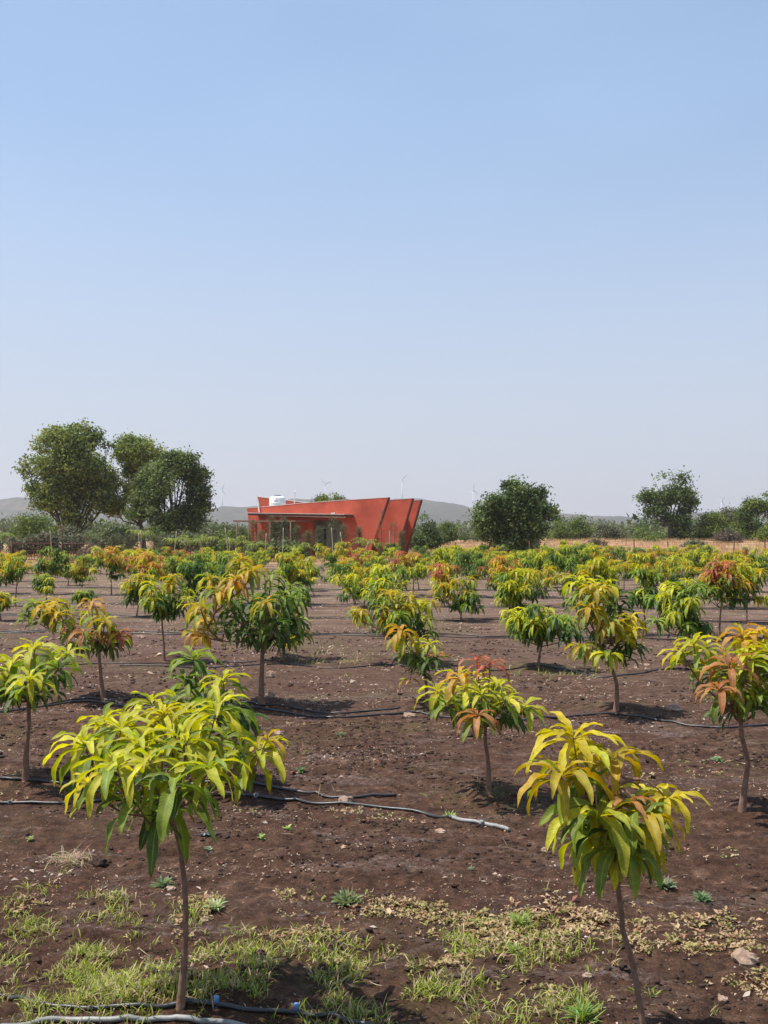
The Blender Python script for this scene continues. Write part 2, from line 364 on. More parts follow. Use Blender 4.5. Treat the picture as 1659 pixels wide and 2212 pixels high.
# ------------------------------------------------------------------ hills
def build_hills():
    m, n, out = mat('scrub_hillside'); b = N(n, 'BsdfPrincipled', Roughness=1.0); b.inputs['Specular IOR Level'].default_value = 0
    g = N(n, 'NewGeometry'); q = N(n, 'TexNoise', Scale=.006, Detail=11.0, Roughness=.78); n.links.new(g.outputs['Position'], q.inputs['Vector'])
    r = ramp(n, [(.38, (.020, .028, .018)), (.52, (.055, .052, .036)), (.66, (.15, .115, .085))]); n.links.new(q.outputs[0], r.inputs[0]); n.links.new(r.outputs[0], b.inputs['Base Color']); n.links.new(b.outputs[0], out.inputs[0])
    prof = [(-900, 1120), (-400, 1095), (0, 1079), (70, 1074), (150, 1085), (300, 1108), (440, 1099), (530, 1094), (600, 1088), (640, 1078), (760, 1077), (870, 1079), (960, 1083), (1000, 1093), (1060, 1106), (1120, 1110), (1200, 1112), (1300, 1114), (1400, 1116), (1450, 1111), (1500, 1105), (1580, 1104), (1659, 1108), (2100, 1115), (2700, 1090)]
    px = np.array([p[0] for p in prof]); py = np.array([p[1] for p in prof])
    D = 3900.0
    xs = np.linspace(-3400, 3600, 420); vs = np.linspace(0, 1, 26)
    top = np.interp(xs / D * F + CX, px, py); top = (HOR - top) / F * D + CAMZ + 9 * fbm(xs / 60, xs * 0, 5, 4)
    V = []
    for k, v in enumerate(vs):
        Y = 3000 + 900 * v + 140 * fbm(xs / 260, xs * 0 + v * 5, 8, 3) * (1 - v) * 1.5
        prof_v = (1 - math.cos(math.pi * v)) / 2
        Z = (top + 6) * prof_v - 6 + 22 * fbm(xs / 130, xs * 0 + v * 7, 9, 4) * math.sin(math.pi * v)
        V.append(np.stack([xs * (Y / D), Y, Z], 1))
    V.append(np.stack([xs * 1.2, np.full_like(xs, D + 900), xs * 0 - 5], 1))
    V = np.concatenate(V); nx = len(xs); ny = len(vs) + 1
    i = (np.arange(nx - 1)[None, :] + np.arange(ny - 1)[:, None] * nx).ravel()
    o = new_mesh('hills', V, np.stack([i, i + 1, i + 1 + nx, i + nx], 1), m); tag(o, 'low blue-grey hills along the horizon', 'hills', kind='structure')
build_hills()

# ------------------------------------------------------------------ leaves
PAL = {'lime': ((.38, .40, .028), (.56, .51, .04)), 'yellow': ((.56, .47, .025), (.52, .40, .025)), 'green': ((.14, .22, .03), (.25, .32, .04)),
       'dark': ((.045, .095, .022), (.085, .145, .028)), 'gold': ((.50, .31, .025), (.40, .34, .03)), 'orange': ((.52, .24, .05), (.48, .31, .055)),
       'copper': ((.38, .13, .06), (.45, .22, .075)), 'red': ((.40, .08, .065), (.36, .13, .08))}
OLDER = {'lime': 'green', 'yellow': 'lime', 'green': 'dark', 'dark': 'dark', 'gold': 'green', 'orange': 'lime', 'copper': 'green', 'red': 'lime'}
FLUSH = {'gold', 'orange', 'copper', 'red'}

class Leaves:
    def __init__(s): s.rows = []                         # P, az, e0, bend, L, W, col
    def add(s, P, az, e0, bend, L, W, col): s.rows.append((P[0], P[1], P[2], az, e0, bend, L, W, col[0], col[1], col[2]))
    def build(s, name, K, material, parent, seed=0, across=1):
        if not s.rows: return None
        A = np.array(s.rows); n = len(A); rg = np.random.default_rng(seed)
        P = A[:, 0:3]; az = A[:, 3]; e0 = A[:, 4]; bend = A[:, 5]; L = A[:, 6]; Wd = A[:, 7]; c = A[:, 8:11]
        S = np.linspace(0, 1, K + 1)
        e = e0[:, None] - bend[:, None] * S[None] ** 1.1; e = np.maximum(e, -1.50 + .25 * rg.random((n, 1)))
        a = az[:, None] + rg.normal(0, .35, (n, 1)) * S[None]
        d = np.stack([np.cos(e) * np.cos(a), np.cos(e) * np.sin(a), np.sin(e)], 2)
        st = d * (L / K)[:, None, None]; C = np.concatenate([np.zeros((n, 1, 3)), np.cumsum(.5 * (st[:, :-1] + st[:, 1:]), 1)], 1) + P[:, None]
        nr = np.stack([-np.sin(e) * np.cos(a), -np.sin(e) * np.sin(a), np.cos(e)], 2); sd = np.stack([-np.sin(a), np.cos(a), 0 * a], 2)
        roll = rg.normal(0, .28, (n, 1)) * (.4 + S[None]); cr, sr = np.cos(roll)[..., None], np.sin(roll)[..., None]
        sd, nr = sd * cr + nr * sr, nr * cr - sd * sr
        t = np.clip((S - .07) / .93, 0, 1); w = np.where(S < .07, .05, np.sin(np.pi * t ** .82) ** .72 + .05); w[-1] = .02
        Wv = Wd[:, None] * w[None]
        ph = rg.random((n, 1)) * 6.28; wave = .16 * np.sin(S[None] * 17 + ph) * Wv; wave2 = .16 * np.sin(S[None] * 15 + ph * 1.7) * Wv
        fold = rg.uniform(.10, .30, (n, 1)) * Wv
        cols = [(-.5, 1, wave), (0, 0, 0 * wave), (.5, 1, wave2)] if across == 1 else [(-.5, 1, wave), (-.27, .35, .35 * wave), (0, 0, 0 * wave), (.27, .35, .35 * wave2), (.5, 1, wave2)]
        nc = len(cols); V = np.zeros((n, K + 1, nc, 3)); UV = np.zeros((n, K + 1, nc, 2)); CL = np.zeros((n, K + 1, nc, 3))
        tip = 1 + .18 * (S[None, :, None] - .4) * rg.normal(.3, 1, (n, 1, 1))
        for j, (u, f, wv) in enumerate(cols):
            V[:, :, j] = C + sd * (u * Wv)[..., None] + nr * (f * fold + wv)[..., None]
            UV[:, :, j, 0] = .5 + u; UV[:, :, j, 1] = S[None]
            CL[:, :, j] = c[:, None] * tip
        # faces
        kk = np.arange(K)[:, None] * nc + np.arange(nc - 1)[None]; kk = kk.ravel()
        q = np.stack([kk, kk + 1, kk + 1 + nc, kk + nc], 1)
        Fq = (q[None] + (np.arange(n) * (K + 1) * nc)[:, None, None]).reshape(-1, 4)
        return new_mesh(name, V.reshape(-1, 3), Fq, material, parent, True, np.clip(CL.reshape(-1, 3), 0, 1), UV.reshape(-1, 2))

def pick(pal, rng, v=.24):
    a, b = PAL[pal]; t = rng.random(); k = 1 + rng.uniform(-v, v)
    return [min(1, (a[i] * (1 - t) + b[i] * t) * k) for i in range(3)]

def whorl(lv, fl, tip, stem, pal, n, L, rng, droop=1.0, old=1.0, slim=1.0, dense=1.0):
    """a ring of leaves at a shoot tip, with older leaves down the stem"""
    tgt = fl if (fl is not None and pal in FLUSH) else lv
    a0 = rng.random() * 6.28
    n = int(n * dense + .5)
    for k in range(n):
        u = (k + .5) / n
        az = a0 + k * 2.39996 + rng.uniform(-.25, .25)
        e0 = (1.15 - 1.05 * u ** .8) * (1 - .12 * (droop - 1)) + rng.uniform(-.15, .15); bend = (1.25 + .75 * u) * droop + rng.uniform(-.25, .3)
        l = L * (.62 + .42 * min(1, u * 2.2)) * rng.uniform(.85, 1.12)
        p = Vector(tip) + (Vector(stem) - Vector(tip)) * (.22 * u)
        lvp = pal if rng.random() > .18 else rng.choice([pal, OLDER[pal]])
        (tgt if lvp == pal else lv).add(p, az, e0, bend, l, l * rng.uniform(.155, .205) * slim, pick(lvp, rng))
    for k in range(int(n * .45 * old)):
        az = a0 + 1 + k * 2.39996 + rng.uniform(-.3, .3); u = rng.uniform(.25, .75)
        p = Vector(tip) + (Vector(stem) - Vector(tip)) * u
        l = L * rng.uniform(.8, 1.1)
        lv.add(p, az, rng.uniform(-.3, .4), rng.uniform(.9, 1.4) * droop, l, l * rng.uniform(.17, .22), pick(OLDER[pal], rng))

def mango(base, trunk_pts, whorls, seed, label, K=7, across=1, L=.22, tr=.024, group='mango trees of the orchard', split_flush=True, droop=1.0, material=None, n_leaf=12, inner=0, sides=8, old=1.0, slim=1.0, dense=1.0):
    """trunk_pts/whorls in world space; whorls: (point, palette, n, size)"""
    rng = random.Random(seed); root = empty('mango_tree', base); tag(root, label, 'mango tree', group)
    B = Vector(base); mb = MB()
    tp = [Vector(p) - B for p in trunk_pts]; k = len(tp)
    rad = [tr * (1.4 if i == 0 else 1 - .38 * i / (k - 1)) for i in range(k)]
    p, r_ = spline(tp, rad, 5, tr * .10, rng)
    p = [p[0] - Vector((0, 0, .08))] + p; r_ = [r_[0] * 1.25] + r_
    mb.tube(p, r_, sides)
    fork = tp[-1]; forks = [fork] + ([tp[-2] * .4 + tp[-1] * .6] if k > 2 else [])
    lv = Leaves(); fl = Leaves() if split_flush else None
    cen = sum((Vector(w[0]) for w in whorls), Vector()) / max(1, len(whorls)) - B
    nodes = []
    for w in sorted(whorls, key=lambda w: w[0][2]):
        t = Vector(w[0]) - B
        # start the branch from the fork or from a lower whorl's stem that is on the way
        st = rng.choice(forks); best = (t - st).length
        for q in nodes:
            if q.z < t.z - .08 and (t - q).length < best * .62: st, best = q, (t - q).length
        mid = st * .5 + t * .5 + Vector((0, 0, -.04 * (1 if t.z > fork.z else -2.0))) + Vector((t - st).to_2d().to_3d()) * .12
        pp, rr = spline([st, mid, t], [tr * .52, tr * .34, tr * .16], 4)
        mb.tube(pp, rr, max(5, sides - 2), False); nodes.append(mid)
        whorl(lv, fl, t, pp[-4], w[1], w[2], w[3], rng, droop * (w[4] if len(w) > 4 else 1.0), old, slim, dense)
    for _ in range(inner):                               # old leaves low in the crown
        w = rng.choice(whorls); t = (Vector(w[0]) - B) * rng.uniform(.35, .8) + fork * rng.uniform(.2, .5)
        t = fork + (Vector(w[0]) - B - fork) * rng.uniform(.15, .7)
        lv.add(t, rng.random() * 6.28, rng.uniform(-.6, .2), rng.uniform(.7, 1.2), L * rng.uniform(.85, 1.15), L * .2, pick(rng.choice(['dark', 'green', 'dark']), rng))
    mb.build('trunk', M_BARK, root, True)
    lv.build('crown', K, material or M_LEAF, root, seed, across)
    if fl is not None and fl.rows:
        o = fl.build('young_leaves', K, material or M_LEAF, root, seed + 1, across); o['label'] = 'orange and copper-coloured young leaves'
    return root

def px_tree(key, trunk_px, wh, seed, label, depth=.3, **kw):
    b = hit(*T_PX[key]); rng = random.Random(seed); Y = b.y
    tp = [b] + [AT(x, y, Y + rng.uniform(-.03, .03)) for x, y in trunk_px]
    ws = []
    for w in wh:
        x, y, dz, pal, n, L = w[:6]
        ws.append((AT(x, y, Y + dz * depth),) + (pal, n, L) + tuple(w[6:]))
    return mango(b, tp, ws, seed, label, **kw)

# near left
px_tree('near_left', [(399, 2060), (401, 1960), (394, 1870), (381, 1800), (366, 1745)], [
    (262, 1572, .3, 'lime', 14, .24), (325, 1515, 1.0, 'lime', 12, .20), (354, 1540, .6, 'yellow', 10, .17), (321, 1640, -1.0, 'lime', 9, .20), (450, 1660, -.9, 'lime', 10, .25),
    (471, 1525, .2, 'lime', 14, .25), (404, 1600, -.4, 'lime', 10, .22), (578, 1594, .1, 'gold', 6, .16), (560, 1622, .0, 'lime', 7, .22), (186, 1690, -.6, 'yellow', 7, .17),
    (225, 1556, .9, 'lime', 11, .22), (525, 1632, .5, 'lime', 9, .25), (250, 1655, -.9, 'lime', 11, .24), (180, 1605, .3, 'lime', 10, .24), (380, 1690, -1.2, 'green', 8, .26),
    (330, 1700, .5, 'green', 8, .26), (430, 1570, 1.2, 'lime', 11, .22), (300, 1600, -.3, 'lime', 12, .24), (385, 1535, 1.2, 'lime', 9, .2), (480, 1600, 1.1, 'green', 9, .24), (215, 1640, .9, 'green', 9, .24), (300, 1745, -1.0, 'green', 6, .24), (420, 1720, .8, 'green', 6, .24), (345, 1600, 1.4, 'lime', 10, .22), (352, 1765, -.5, 'green', 3, .28, 1.6)],
    11, 'lime-leaved mango tree with a wide round crown standing nearest at bottom left', depth=.36, K=12, across=2, tr=.015, inner=9, old=.55, droop=1.12, dense=1.25, slim=.93, sides=12, L=.25, n_leaf=10)
# near right
px_tree('near_right', [(1388, 2205), (1369, 2090), (1346, 2012), (1341, 1957), (1322, 1850), (1293, 1775), (1272, 1720)], [
    (1238, 1592, .1, 'yellow', 14, .25, .9), (1325, 1636, .2, 'gold', 8, .24), (1212, 1676, -.5, 'gold', 11, .25), (1357, 1738, -.4, 'copper', 9, .15), (1447, 1730, .1, 'yellow', 9, .19),
    (1402, 1722, .6, 'yellow', 9, .18), (1291, 1772, -.7, 'lime', 10, .29), (1392, 1768, -.5, 'gold', 9, .23), (1310, 1812, .6, 'lime', 9, .25, 1.1), (1358, 1812, .0, 'lime', 9, .25),
    (1265, 1645, .7, 'yellow', 8, .2), (1335, 1850, -.5, 'green', 9, .25, 1.5), (1372, 1845, .1, 'lime', 8, .24, 1.5), (1300, 1835, .4, 'lime', 8, .26, 1.4), (1270, 1800, .6, 'green', 7, .24)],
    12, 'sparse mango tree with bright yellow and orange leaves nearest at bottom right', depth=.28, K=12, across=2, tr=.014, inner=12, sides=12, L=.24, old=.6, droop=1.15, dense=1.25, slim=.95)
# second row
px_tree('A', [(58, 1610), (62, 1550), (60, 1490)], [
    (75, 1398, 0, 'lime', 13, .28), (147, 1412, .4, 'lime', 13, .27), (63, 1468, -1, 'lime', 14, .30), (28, 1432, .5, 'lime', 13, .28), (128, 1440, -.5, 'green', 12, .28), (30, 1492, -.4, 'green', 11, .28),
    (-18, 1445, .2, 'lime', 12, .28), (-12, 1500, .3, 'dark', 10, .28), (100, 1500, .8, 'dark', 9, .27), (108, 1420, 1.0, 'green', 11, .26), (60, 1510, .8, 'dark', 9, .27), (-5, 1470, 1, 'green', 11, .27)],
    13, 'green mango tree with arching leaves in the second row, cut by the left edge', depth=.4, K=8, tr=.025, inner=14, L=.27)
px_tree('B', [(509, 1640), (506, 1590), (500, 1540)], [
    (417, 1420, 0, 'green', 13, .30), (481, 1466, -.5, 'lime', 13, .28), (398, 1472, -.3, 'green', 12, .28), (440, 1500, .5, 'green', 11, .27), (500, 1520, .4, 'dark', 11, .28), (530, 1560, 0, 'dark', 9, .27), (380, 1510, .6, 'green', 10, .26), (470, 1530, -1, 'dark', 10, .27), (512, 1600, -.5, 'dark', 7, .26)],
    14, 'green mango tree peeking out directly behind the wide lime-leaved one', depth=.4, K=8, tr=.024, inner=12, L=.27)
px_tree('C', [(1055, 1655), (1048, 1595), (1050, 1550)], [
    (990, 1459, -.3, 'orange', 11, .28, 1.2), (1058, 1430, .1, 'red', 9, .20), (1030, 1427, .3, 'red', 8, .18), (1067, 1477, -.2, 'lime', 11, .2), (1031, 1545, -1.2, 'copper', 10, .26, 1.25), (943, 1492, .3, 'lime', 12, .27),
    (967, 1522, -.4, 'green', 11, .25), (1093, 1512, -.5, 'lime', 11, .24), (1135, 1527, .2, 'lime', 11, .25), (1067, 1528, .4, 'green', 11, .24), (1012, 1492, .6, 'lime', 11, .22), (1080, 1480, .8, 'lime', 10, .22), (1100, 1545, 0, 'dark', 9, .24), (1040, 1500, -.7, 'lime', 9, .2), (1010, 1540, .8, 'dark', 9, .24)],
    15, 'mango tree with scarlet top shoots and orange drooping leaves in the second row', depth=.36, K=8, tr=.020, inner=12, L=.24)
px_tree('D', [(1610, 1690), (1615, 1645), (1603, 1590), (1598, 1540)], [
    (1576, 1434, -.6, 'copper', 12, .26), (1552, 1488, -.9, 'copper', 10, .26, 1.15), (1498, 1388, 0, 'lime', 12, .25), (1588, 1476, -.3, 'lime', 13, .29), (1602, 1372, .3, 'orange', 12, .28, 1.15), (1650, 1366, .4, 'orange', 12, .28, 1.15),
    (1622, 1422, -.4, 'lime', 13, .27), (1658, 1402, -.2, 'lime', 13, .27), (1638, 1472, .2, 'lime', 12, .27), (1470, 1404, .3, 'yellow', 10, .23), (1685, 1440, 0, 'green', 12, .27), (1540, 1450, .7, 'green', 11, .26), (1640, 1505, -.5, 'green', 10, .26), (1575, 1510, .5, 'green', 9, .26), (1690, 1490, .3, 'dark', 10, .26), (1525, 1395, .8, 'lime', 9, .22)],
    16, 'tall bowed mango tree with copper and orange tops, second row, at the right edge', depth=.4, K=8, tr=.024, inner=14, L=.26)
# third row
px_tree('R3a', [(217, 1450), (214, 1410), (212, 1385)], [
    (100, 1310, -.3, 'gold', 13, .30, 1.35), (72, 1302, .3, 'green', 13, .28), (120, 1300, .2, 'gold', 12, .28, 1.2), (197, 1302, 0, 'orange', 12, .28, 1.2), (227, 1340, -.4, 'gold', 12, .30, 1.35), (257, 1368, -.2, 'red', 12, .28, 1.35), (180, 1368, -.8, 'copper', 11, .28, 1.3),
    (125, 1325, -.6, 'gold', 12, .30, 1.3), (147, 1355, .5, 'copper', 11, .28, 1.3), (60, 1330, .2, 'green', 11, .27), (200, 1395, .2, 'dark', 10, .28), (235, 1400, .5, 'dark', 10, .28), (165, 1400, .3, 'green', 10, .28), (150, 1320, .8, 'green', 10, .27), (210, 1330, .7, 'green', 11, .27), (260, 1390, .4, 'green', 9, .27)],
    17, 'mango tree with rusty red hanging shoots in the third row from the front, leftmost', depth=.5, K=6, tr=.026, inner=16, L=.28)
px_tree('R3b', [(565, 1460), (567, 1410), (570, 1370)], [
    (432, 1312, -.3, 'gold', 14, .32, 1.4), (420, 1368, -.2, 'orange', 12, .3, 1.4), (473, 1278, -.6, 'gold', 14, .32, 1.4), (453, 1247, .3, 'gold', 13, .3, 1.3), (520, 1208, .0, 'gold', 13, .3, 1.3), (510, 1252, -.6, 'orange', 14, .32, 1.4), (548, 1228, -.5, 'gold', 13, .3, 1.35),
    (585, 1240, .1, 'green', 13, .28, 1.2), (610, 1285, -.2, 'green', 13, .28, 1.2), (640, 1340, 0, 'green', 12, .28, 1.2), (600, 1345, -.9, 'dark', 12, .28, 1.2), (565, 1315, -1.0, 'green', 13, .28, 1.25), (535, 1370, -.6, 'dark', 12, .28, 1.2), (590, 1385, .3, 'dark', 11, .28), (652, 1375, .2, 'green', 10, .27), (500, 1320, -.4, 'dark', 13, .28, 1.2), (485, 1355, .3, 'dark', 11, .28),
    (576, 1300, -1.2, 'gold', 10, .28, 1.3), (628, 1265, .6, 'green', 12, .28), (550, 1290, .6, 'green', 12, .28), (500, 1290, .7, 'green', 12, .28), (615, 1325, .7, 'dark', 11, .28), (640, 1295, .3, 'green', 12, .28, 1.2), (440, 1340, .5, 'gold', 12, .28, 1.3), (530, 1330, .8, 'dark', 11, .28), (620, 1390, -.4, 'dark', 10, .27)],
    18, 'tallest mango tree with a dense dark crown and golden left side, mid orchard', depth=.6, K=6, tr=.034, inner=50, L=.28)
px_tree('R3c', [(921, 1480), (916, 1450), (910, 1425)], [
    (867, 1362, 0, 'orange', 13, .33, 1.35), (930, 1390, -.2, 'lime', 9, .24), (904, 1384, .4, 'yellow', 9, .24), (884, 1474, -.2, 'orange', 6, .18), (898, 1424, 0, 'green', 10, .27), (930, 1430, -.3, 'dark', 10, .27), (946, 1415, .3, 'copper', 9, .24), (880, 1405, .5, 'green', 10, .28), (915, 1440, .4, 'dark', 8, .26)],
    19, 'short thin mango tree with one big orange drooping shoot, centre of third row', depth=.4, K=6, tr=.020, inner=10, L=.26)
px_tree('R3d', [(1333, 1490), (1326, 1455), (1308, 1415), (1298, 1390)], [
    (1249, 1252, 0, 'lime', 14, .32, 1.25), (1283, 1268, -.4, 'gold', 14, .32, 1.3), (1308, 1258, .2, 'lime', 13, .3, 1.2), (1273, 1310, -.7, 'gold', 14, .32, 1.4), (1319, 1344, -.7, 'gold', 14, .3, 1.35), (1363, 1334, -.2, 'yellow', 13, .3, 1.3), (1368, 1362, -.5, 'yellow', 12, .28, 1.3), (1256, 1400, -.5, 'gold', 12, .28, 1.3),
    (1313, 1420, -1.0, 'lime', 14, .3, 1.3), (1353, 1396, 0, 'dark', 12, .28), (1333, 1285, .3, 'dark', 13, .28), (1338, 1315, .3, 'dark', 13, .28), (1293, 1355, .4, 'dark', 11, .28), (1372, 1405, .3, 'green', 10, .28), (1240, 1290, .6, 'green', 11, .28), (1340, 1425, .3, 'dark', 10, .27), (1275, 1420, .4, 'green', 8, .26)],
    20, 'leggy mango tree with golden umbrella-like leaf bunches, right side of third row', depth=.5, K=6, tr=.027, inner=22, L=.28)

# ---- farther trees, from a crown box
MIX = {'gold': ['gold', 'gold', 'lime', 'green', 'green', 'dark'], 'lime': ['lime', 'lime', 'green', 'green', 'green', 'dark'], 'green': ['green', 'green', 'lime', 'dark', 'dark'],
       'red': ['copper', 'red', 'orange', 'green', 'lime', 'dark'], 'mixed': ['gold', 'lime', 'green', 'copper', 'yellow', 'dark', 'orange'], 'dark': ['dark', 'green', 'dark', 'gold', 'green']}
LOOK = {'gold': 'golden-tipped', 'lime': 'lime-yellow', 'green': 'mid-green', 'red': 'copper-red topped', 'mixed': 'mixed orange and green', 'dark': 'dark green'}
FAR = []                                                # (x, y, root) for labels and spacing
def crown_whorls(base, w, z0, z1, mix, rng, n, L):
    """shoots bunched round a few leaning limbs, so that every crown is lopsided in its own way"""
    out = []; nl = rng.randint(3, 5); a0 = rng.random() * 6.28; hh = z1 - z0; R_ = max(.12, w / 2 - L * .35); limbs = []
    for k in range(nl):
        a = a0 + k * 6.28 / nl + rng.uniform(-.5, .5); rr = rng.uniform(.35, .95) * R_; limbs.append((math.cos(a) * rr, math.sin(a) * rr, z0 + hh * rng.uniform(.42, .82)))
    limbs.append((rng.uniform(-.25, .25) * R_, rng.uniform(-.25, .25) * R_, z1 - L * .3))
    for i in range(n):
        lx, ly, lz = limbs[i % len(limbs)]
        for _ in range(25):
            sg = .30 * R_ + .03; p = Vector((lx + rng.gauss(0, sg), ly + rng.gauss(0, sg), min(z1 - .03, lz + rng.gauss(-.04, .16) * hh)))
            if i < len(limbs): p = Vector((lx, ly, lz))
            if p.z > z0 + L * .7 and all((p - q[0]).length > L * .55 for q in out): break
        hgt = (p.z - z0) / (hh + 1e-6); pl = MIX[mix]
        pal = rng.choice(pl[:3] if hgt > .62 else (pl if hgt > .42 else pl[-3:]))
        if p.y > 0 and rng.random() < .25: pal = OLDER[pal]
        out.append((p, pal, rng.randint(12, 17), L * rng.uniform(.9, 1.2), rng.uniform(1.2, 1.65)))
    return [(Vector(base) + q[0],) + q[1:] for q in out]
def box_tree(b, w, z0, z1, mix, seed, K, n=None, L=.27):
    rng = random.Random(seed); b = Vector(b)
    n = n or int(6 + 15 * min(1.4, w * (z1 - z0)))
    th = z0 + .25 * (z1 - z0); lean = rng.uniform(-.08, .08)
    tp = [b, b + Vector((lean * .4, 0, th * .5)), b + Vector((lean, 0, th))]
    ws = crown_whorls(b, w, z0, z1, mix, rng, n, L)
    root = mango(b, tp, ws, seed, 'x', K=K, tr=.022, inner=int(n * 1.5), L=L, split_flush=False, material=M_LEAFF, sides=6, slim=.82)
    root['mix'] = mix; root['w'] = w; root['top'] = z1
    FAR.append(root); return root
def px_box(bx, by, x0, x1, yt, yb, mix, seed, K=4):
    b = hit(bx, by); s = b.y / F
    return box_tree((b.x, b.y, b.z), max(.5, (x1 - x0) * s), max(.12, (by - yb) * s), (by - yt) * s, mix, seed, K)
rows4 = [(355, 1422, 262, 388, 1237, 1350, 'gold'), (612, 1424, 540, 660, 1270, 1400, 'dark'), (868, 1430, 795, 962, 1268, 1402, 'gold'), (1162, 1440, 1056, 1238, 1302, 1412, 'lime'),
         (1476, 1438, 1378, 1542, 1252, 1398, 'lime'), (1553, 1375, 1506, 1606, 1208, 1325, 'red'), (1612, 1347, 1575, 1662, 1215, 1318, 'mixed'), (1219, 1308, 1150, 1252, 1192, 1290, 'green'),
         (1395, 1372, 1345, 1420, 1228, 1320, 'lime'), (788, 1316, 752, 840, 1222, 1312, 'gold'), (664, 1277, 640, 702, 1214, 1268, 'lime'), (959, 1310, 920, 988, 1215, 1290, 'red'),
         (996, 1343, 975, 1080, 1246, 1335, 'gold'), (905, 1275, 884, 918, 1214, 1256, 'gold'), (873, 1260, 862, 886, 1214, 1245, 'lime'), (295, 1334, 268, 330, 1236, 1322, 'gold'), (33, 1310, 2, 58, 1200, 1270, 'gold'),
         (101, 1301, 74, 130, 1236, 1285, 'green'), (172, 1264, 154, 198, 1238, 1262, 'green'), (147, 1265, 128, 168, 1218, 1250, 'lime'), (176, 1312, 152, 198, 1272, 1308, 'green'), (2, 1342, -20, 26, 1276, 1328, 'gold'),
         (770, 1275, 738, 802, 1195, 1262, 'red'), (425, 1345, 385, 470, 1215, 1320, 'dark'), (1110, 1362, 1075, 1160, 1225, 1340, 'green'), (1290, 1360, 1255, 1335, 1205, 1320, 'gold')]
for i, r in enumerate(rows4): px_box(*r, seed=100 + i)
print('explicit trees', len(FAR))

# ---- rest of the orchard: regular lattice, copies of a few trees
def copy_tree(src, loc, rz, sc):
    c = src.copy(); COL.objects.link(c); c.location = loc; c.rotation_euler = (0, 0, rz); c.scale = (sc, sc, sc)
    for ch in src.children:
        d = ch.copy(); COL.objects.link(d); d.parent = c
    return c
protos = {}
taken = [(r.location.x, r.location.y) for r in FAR] + MOUNDS[:10]
rl = random.Random(5)
x_r = lambda j: -.95 - .34 * j
row_y = lambda j, x: 4.75 + 4.52 * j + ROWDIR * x
lattice = []
for j in range(4, 16):
    for i in range(-19, 20):
        x = x_r(j) + 2.16 * i; y = row_y(j, x) + rl.uniform(-.15, .15); x += rl.uniform(-.12, .12)
        if abs(x) / y > 830 / F + .02: continue
        pr = .96
        if x < -y * .24 and y < 34: pr = .12
        if j < 6: pr = .5 if x > -y * .02 else .15
        if -y * .27 > x and y >= 34: pr = .55 if y < 60 else 0
        if -y * .085 < x < -y * .03 and y > 38: pr = .3
        if rl.random() > pr: continue
        if any((x - a) ** 2 + (y - b) ** 2 < 1.3 for a, b in taken): continue
        lattice.append((x, y)); taken.append((x, y))
kinds = ['gold', 'lime', 'mixed', 'gold', 'red', 'green', 'lime', 'dark']
for t, (x, y) in enumerate(lattice):
    mix = rl.choice(kinds); var = rl.randint(0, 2); key = (mix, var); b = Vector((x, y, hz(x, y)))
    if key not in protos:
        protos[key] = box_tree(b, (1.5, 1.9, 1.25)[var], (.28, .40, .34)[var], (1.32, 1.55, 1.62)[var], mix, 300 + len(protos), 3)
    else:
        src = protos[key]; c = copy_tree(src, b, rl.random() * 6.28, rl.uniform(.66, .84 if (x < -y * .07 and y > 42) else 1.12)); FAR.append(c)
print('orchard trees', len(FAR) + 10)
ORD = 'first second third fourth fifth sixth seventh eighth ninth tenth eleventh twelfth thirteenth fourteenth fifteenth sixteenth seventeenth eighteenth nineteenth twentieth'.split()
by_row = {}
for r in FAR:
    by_row.setdefault(round((r.location.y - ROWDIR * r.location.x - 4.75) / 4.52), []).append(r)
for j, rs in by_row.items():
    rs.sort(key=lambda r: r.location.x / r.location.y)
    for k, r in enumerate(rs):
        size = 'low' if r['top'] * r.scale.x < 1.05 else ('tall' if r['top'] * r.scale.x > 1.5 else 'bushy')
        pos = ('rightmost' if k == len(rs) - 1 else 'leftmost' if k == 0 else ORD[min(k, 19)] + ' from the left')
        r['label'] = \
            '%s %s mango tree, %s in the %s row' % (size, LOOK[r['mix']], pos, ORD[j])
        for q in ('mix', 'w', 'top'):
            if q in r: del r[q]

# ------------------------------------------------------------------ drip pipes
def pipe(px, name, label, r=.011, m=M_PIPE, world=None, bumps=None):
    P = world or [hit(x / 1.1573, y / 1.1573) for x, y in px]
    pts, _ = spline(P, [r] * len(P), 6)
    pts = [Vector((p.x, p.y, hz(p.x, p.y) + r * .9)) for p in pts]
    for _ in range(2): pts = [pts[0]] + [Vector((b.x, b.y, max(b.z, (a.z + b.z + c.z) / 3))) for a, b, c in zip(pts, pts[1:], pts[2:])] + [pts[-1]]
    org = pts[len(pts) // 2]; root = empty(name, org); tag(root, label, 'irrigation pipe', 'irrigation pipes along the tree rows')
    mb = MB(); mb.tube([p - org for p in pts], r, 8); mb.build('tubing', m, root, True)
    for b in bumps or []:
        w = hit(b[0] / 1.1573, b[1] / 1.1573); i = min(range(1, len(pts) - 1), key=lambda i: (pts[i] - w).length); d = (pts[i + 1] - pts[i - 1]).normalized(); mb = MB()
        c = pts[i] - org
        mb.tube([c - d * .016, c - d * .012, c + d * .012, c + d * .016], [r * 1.2, r * 1.65, r * 1.65, r * 1.2], 12)
        e = mb.build('emitter', M_PIPEG, root, True)
        mb = MB(); u = Vector((0, -.8, .6)).normalized(); mb.tube([c + u * r * 1.1, c + u * (r * 2.3)], [r * .9, r * .8], 10); mb.build('outlet', m, e, True)
    return root
SRC = lambda L_: L_
a = pipe([(-120, 2478), (0, 2494), (35, 2505), (104, 2520), (200, 2526), (330, 2520), (450, 2512), (560, 2518), (620, 2530), (720, 2535), (800, 2545), (880, 2560), (1000, 2590)], 'drip_pipe', 'black drip pipe in the grass at the foot of the nearest trees, with blue caps')
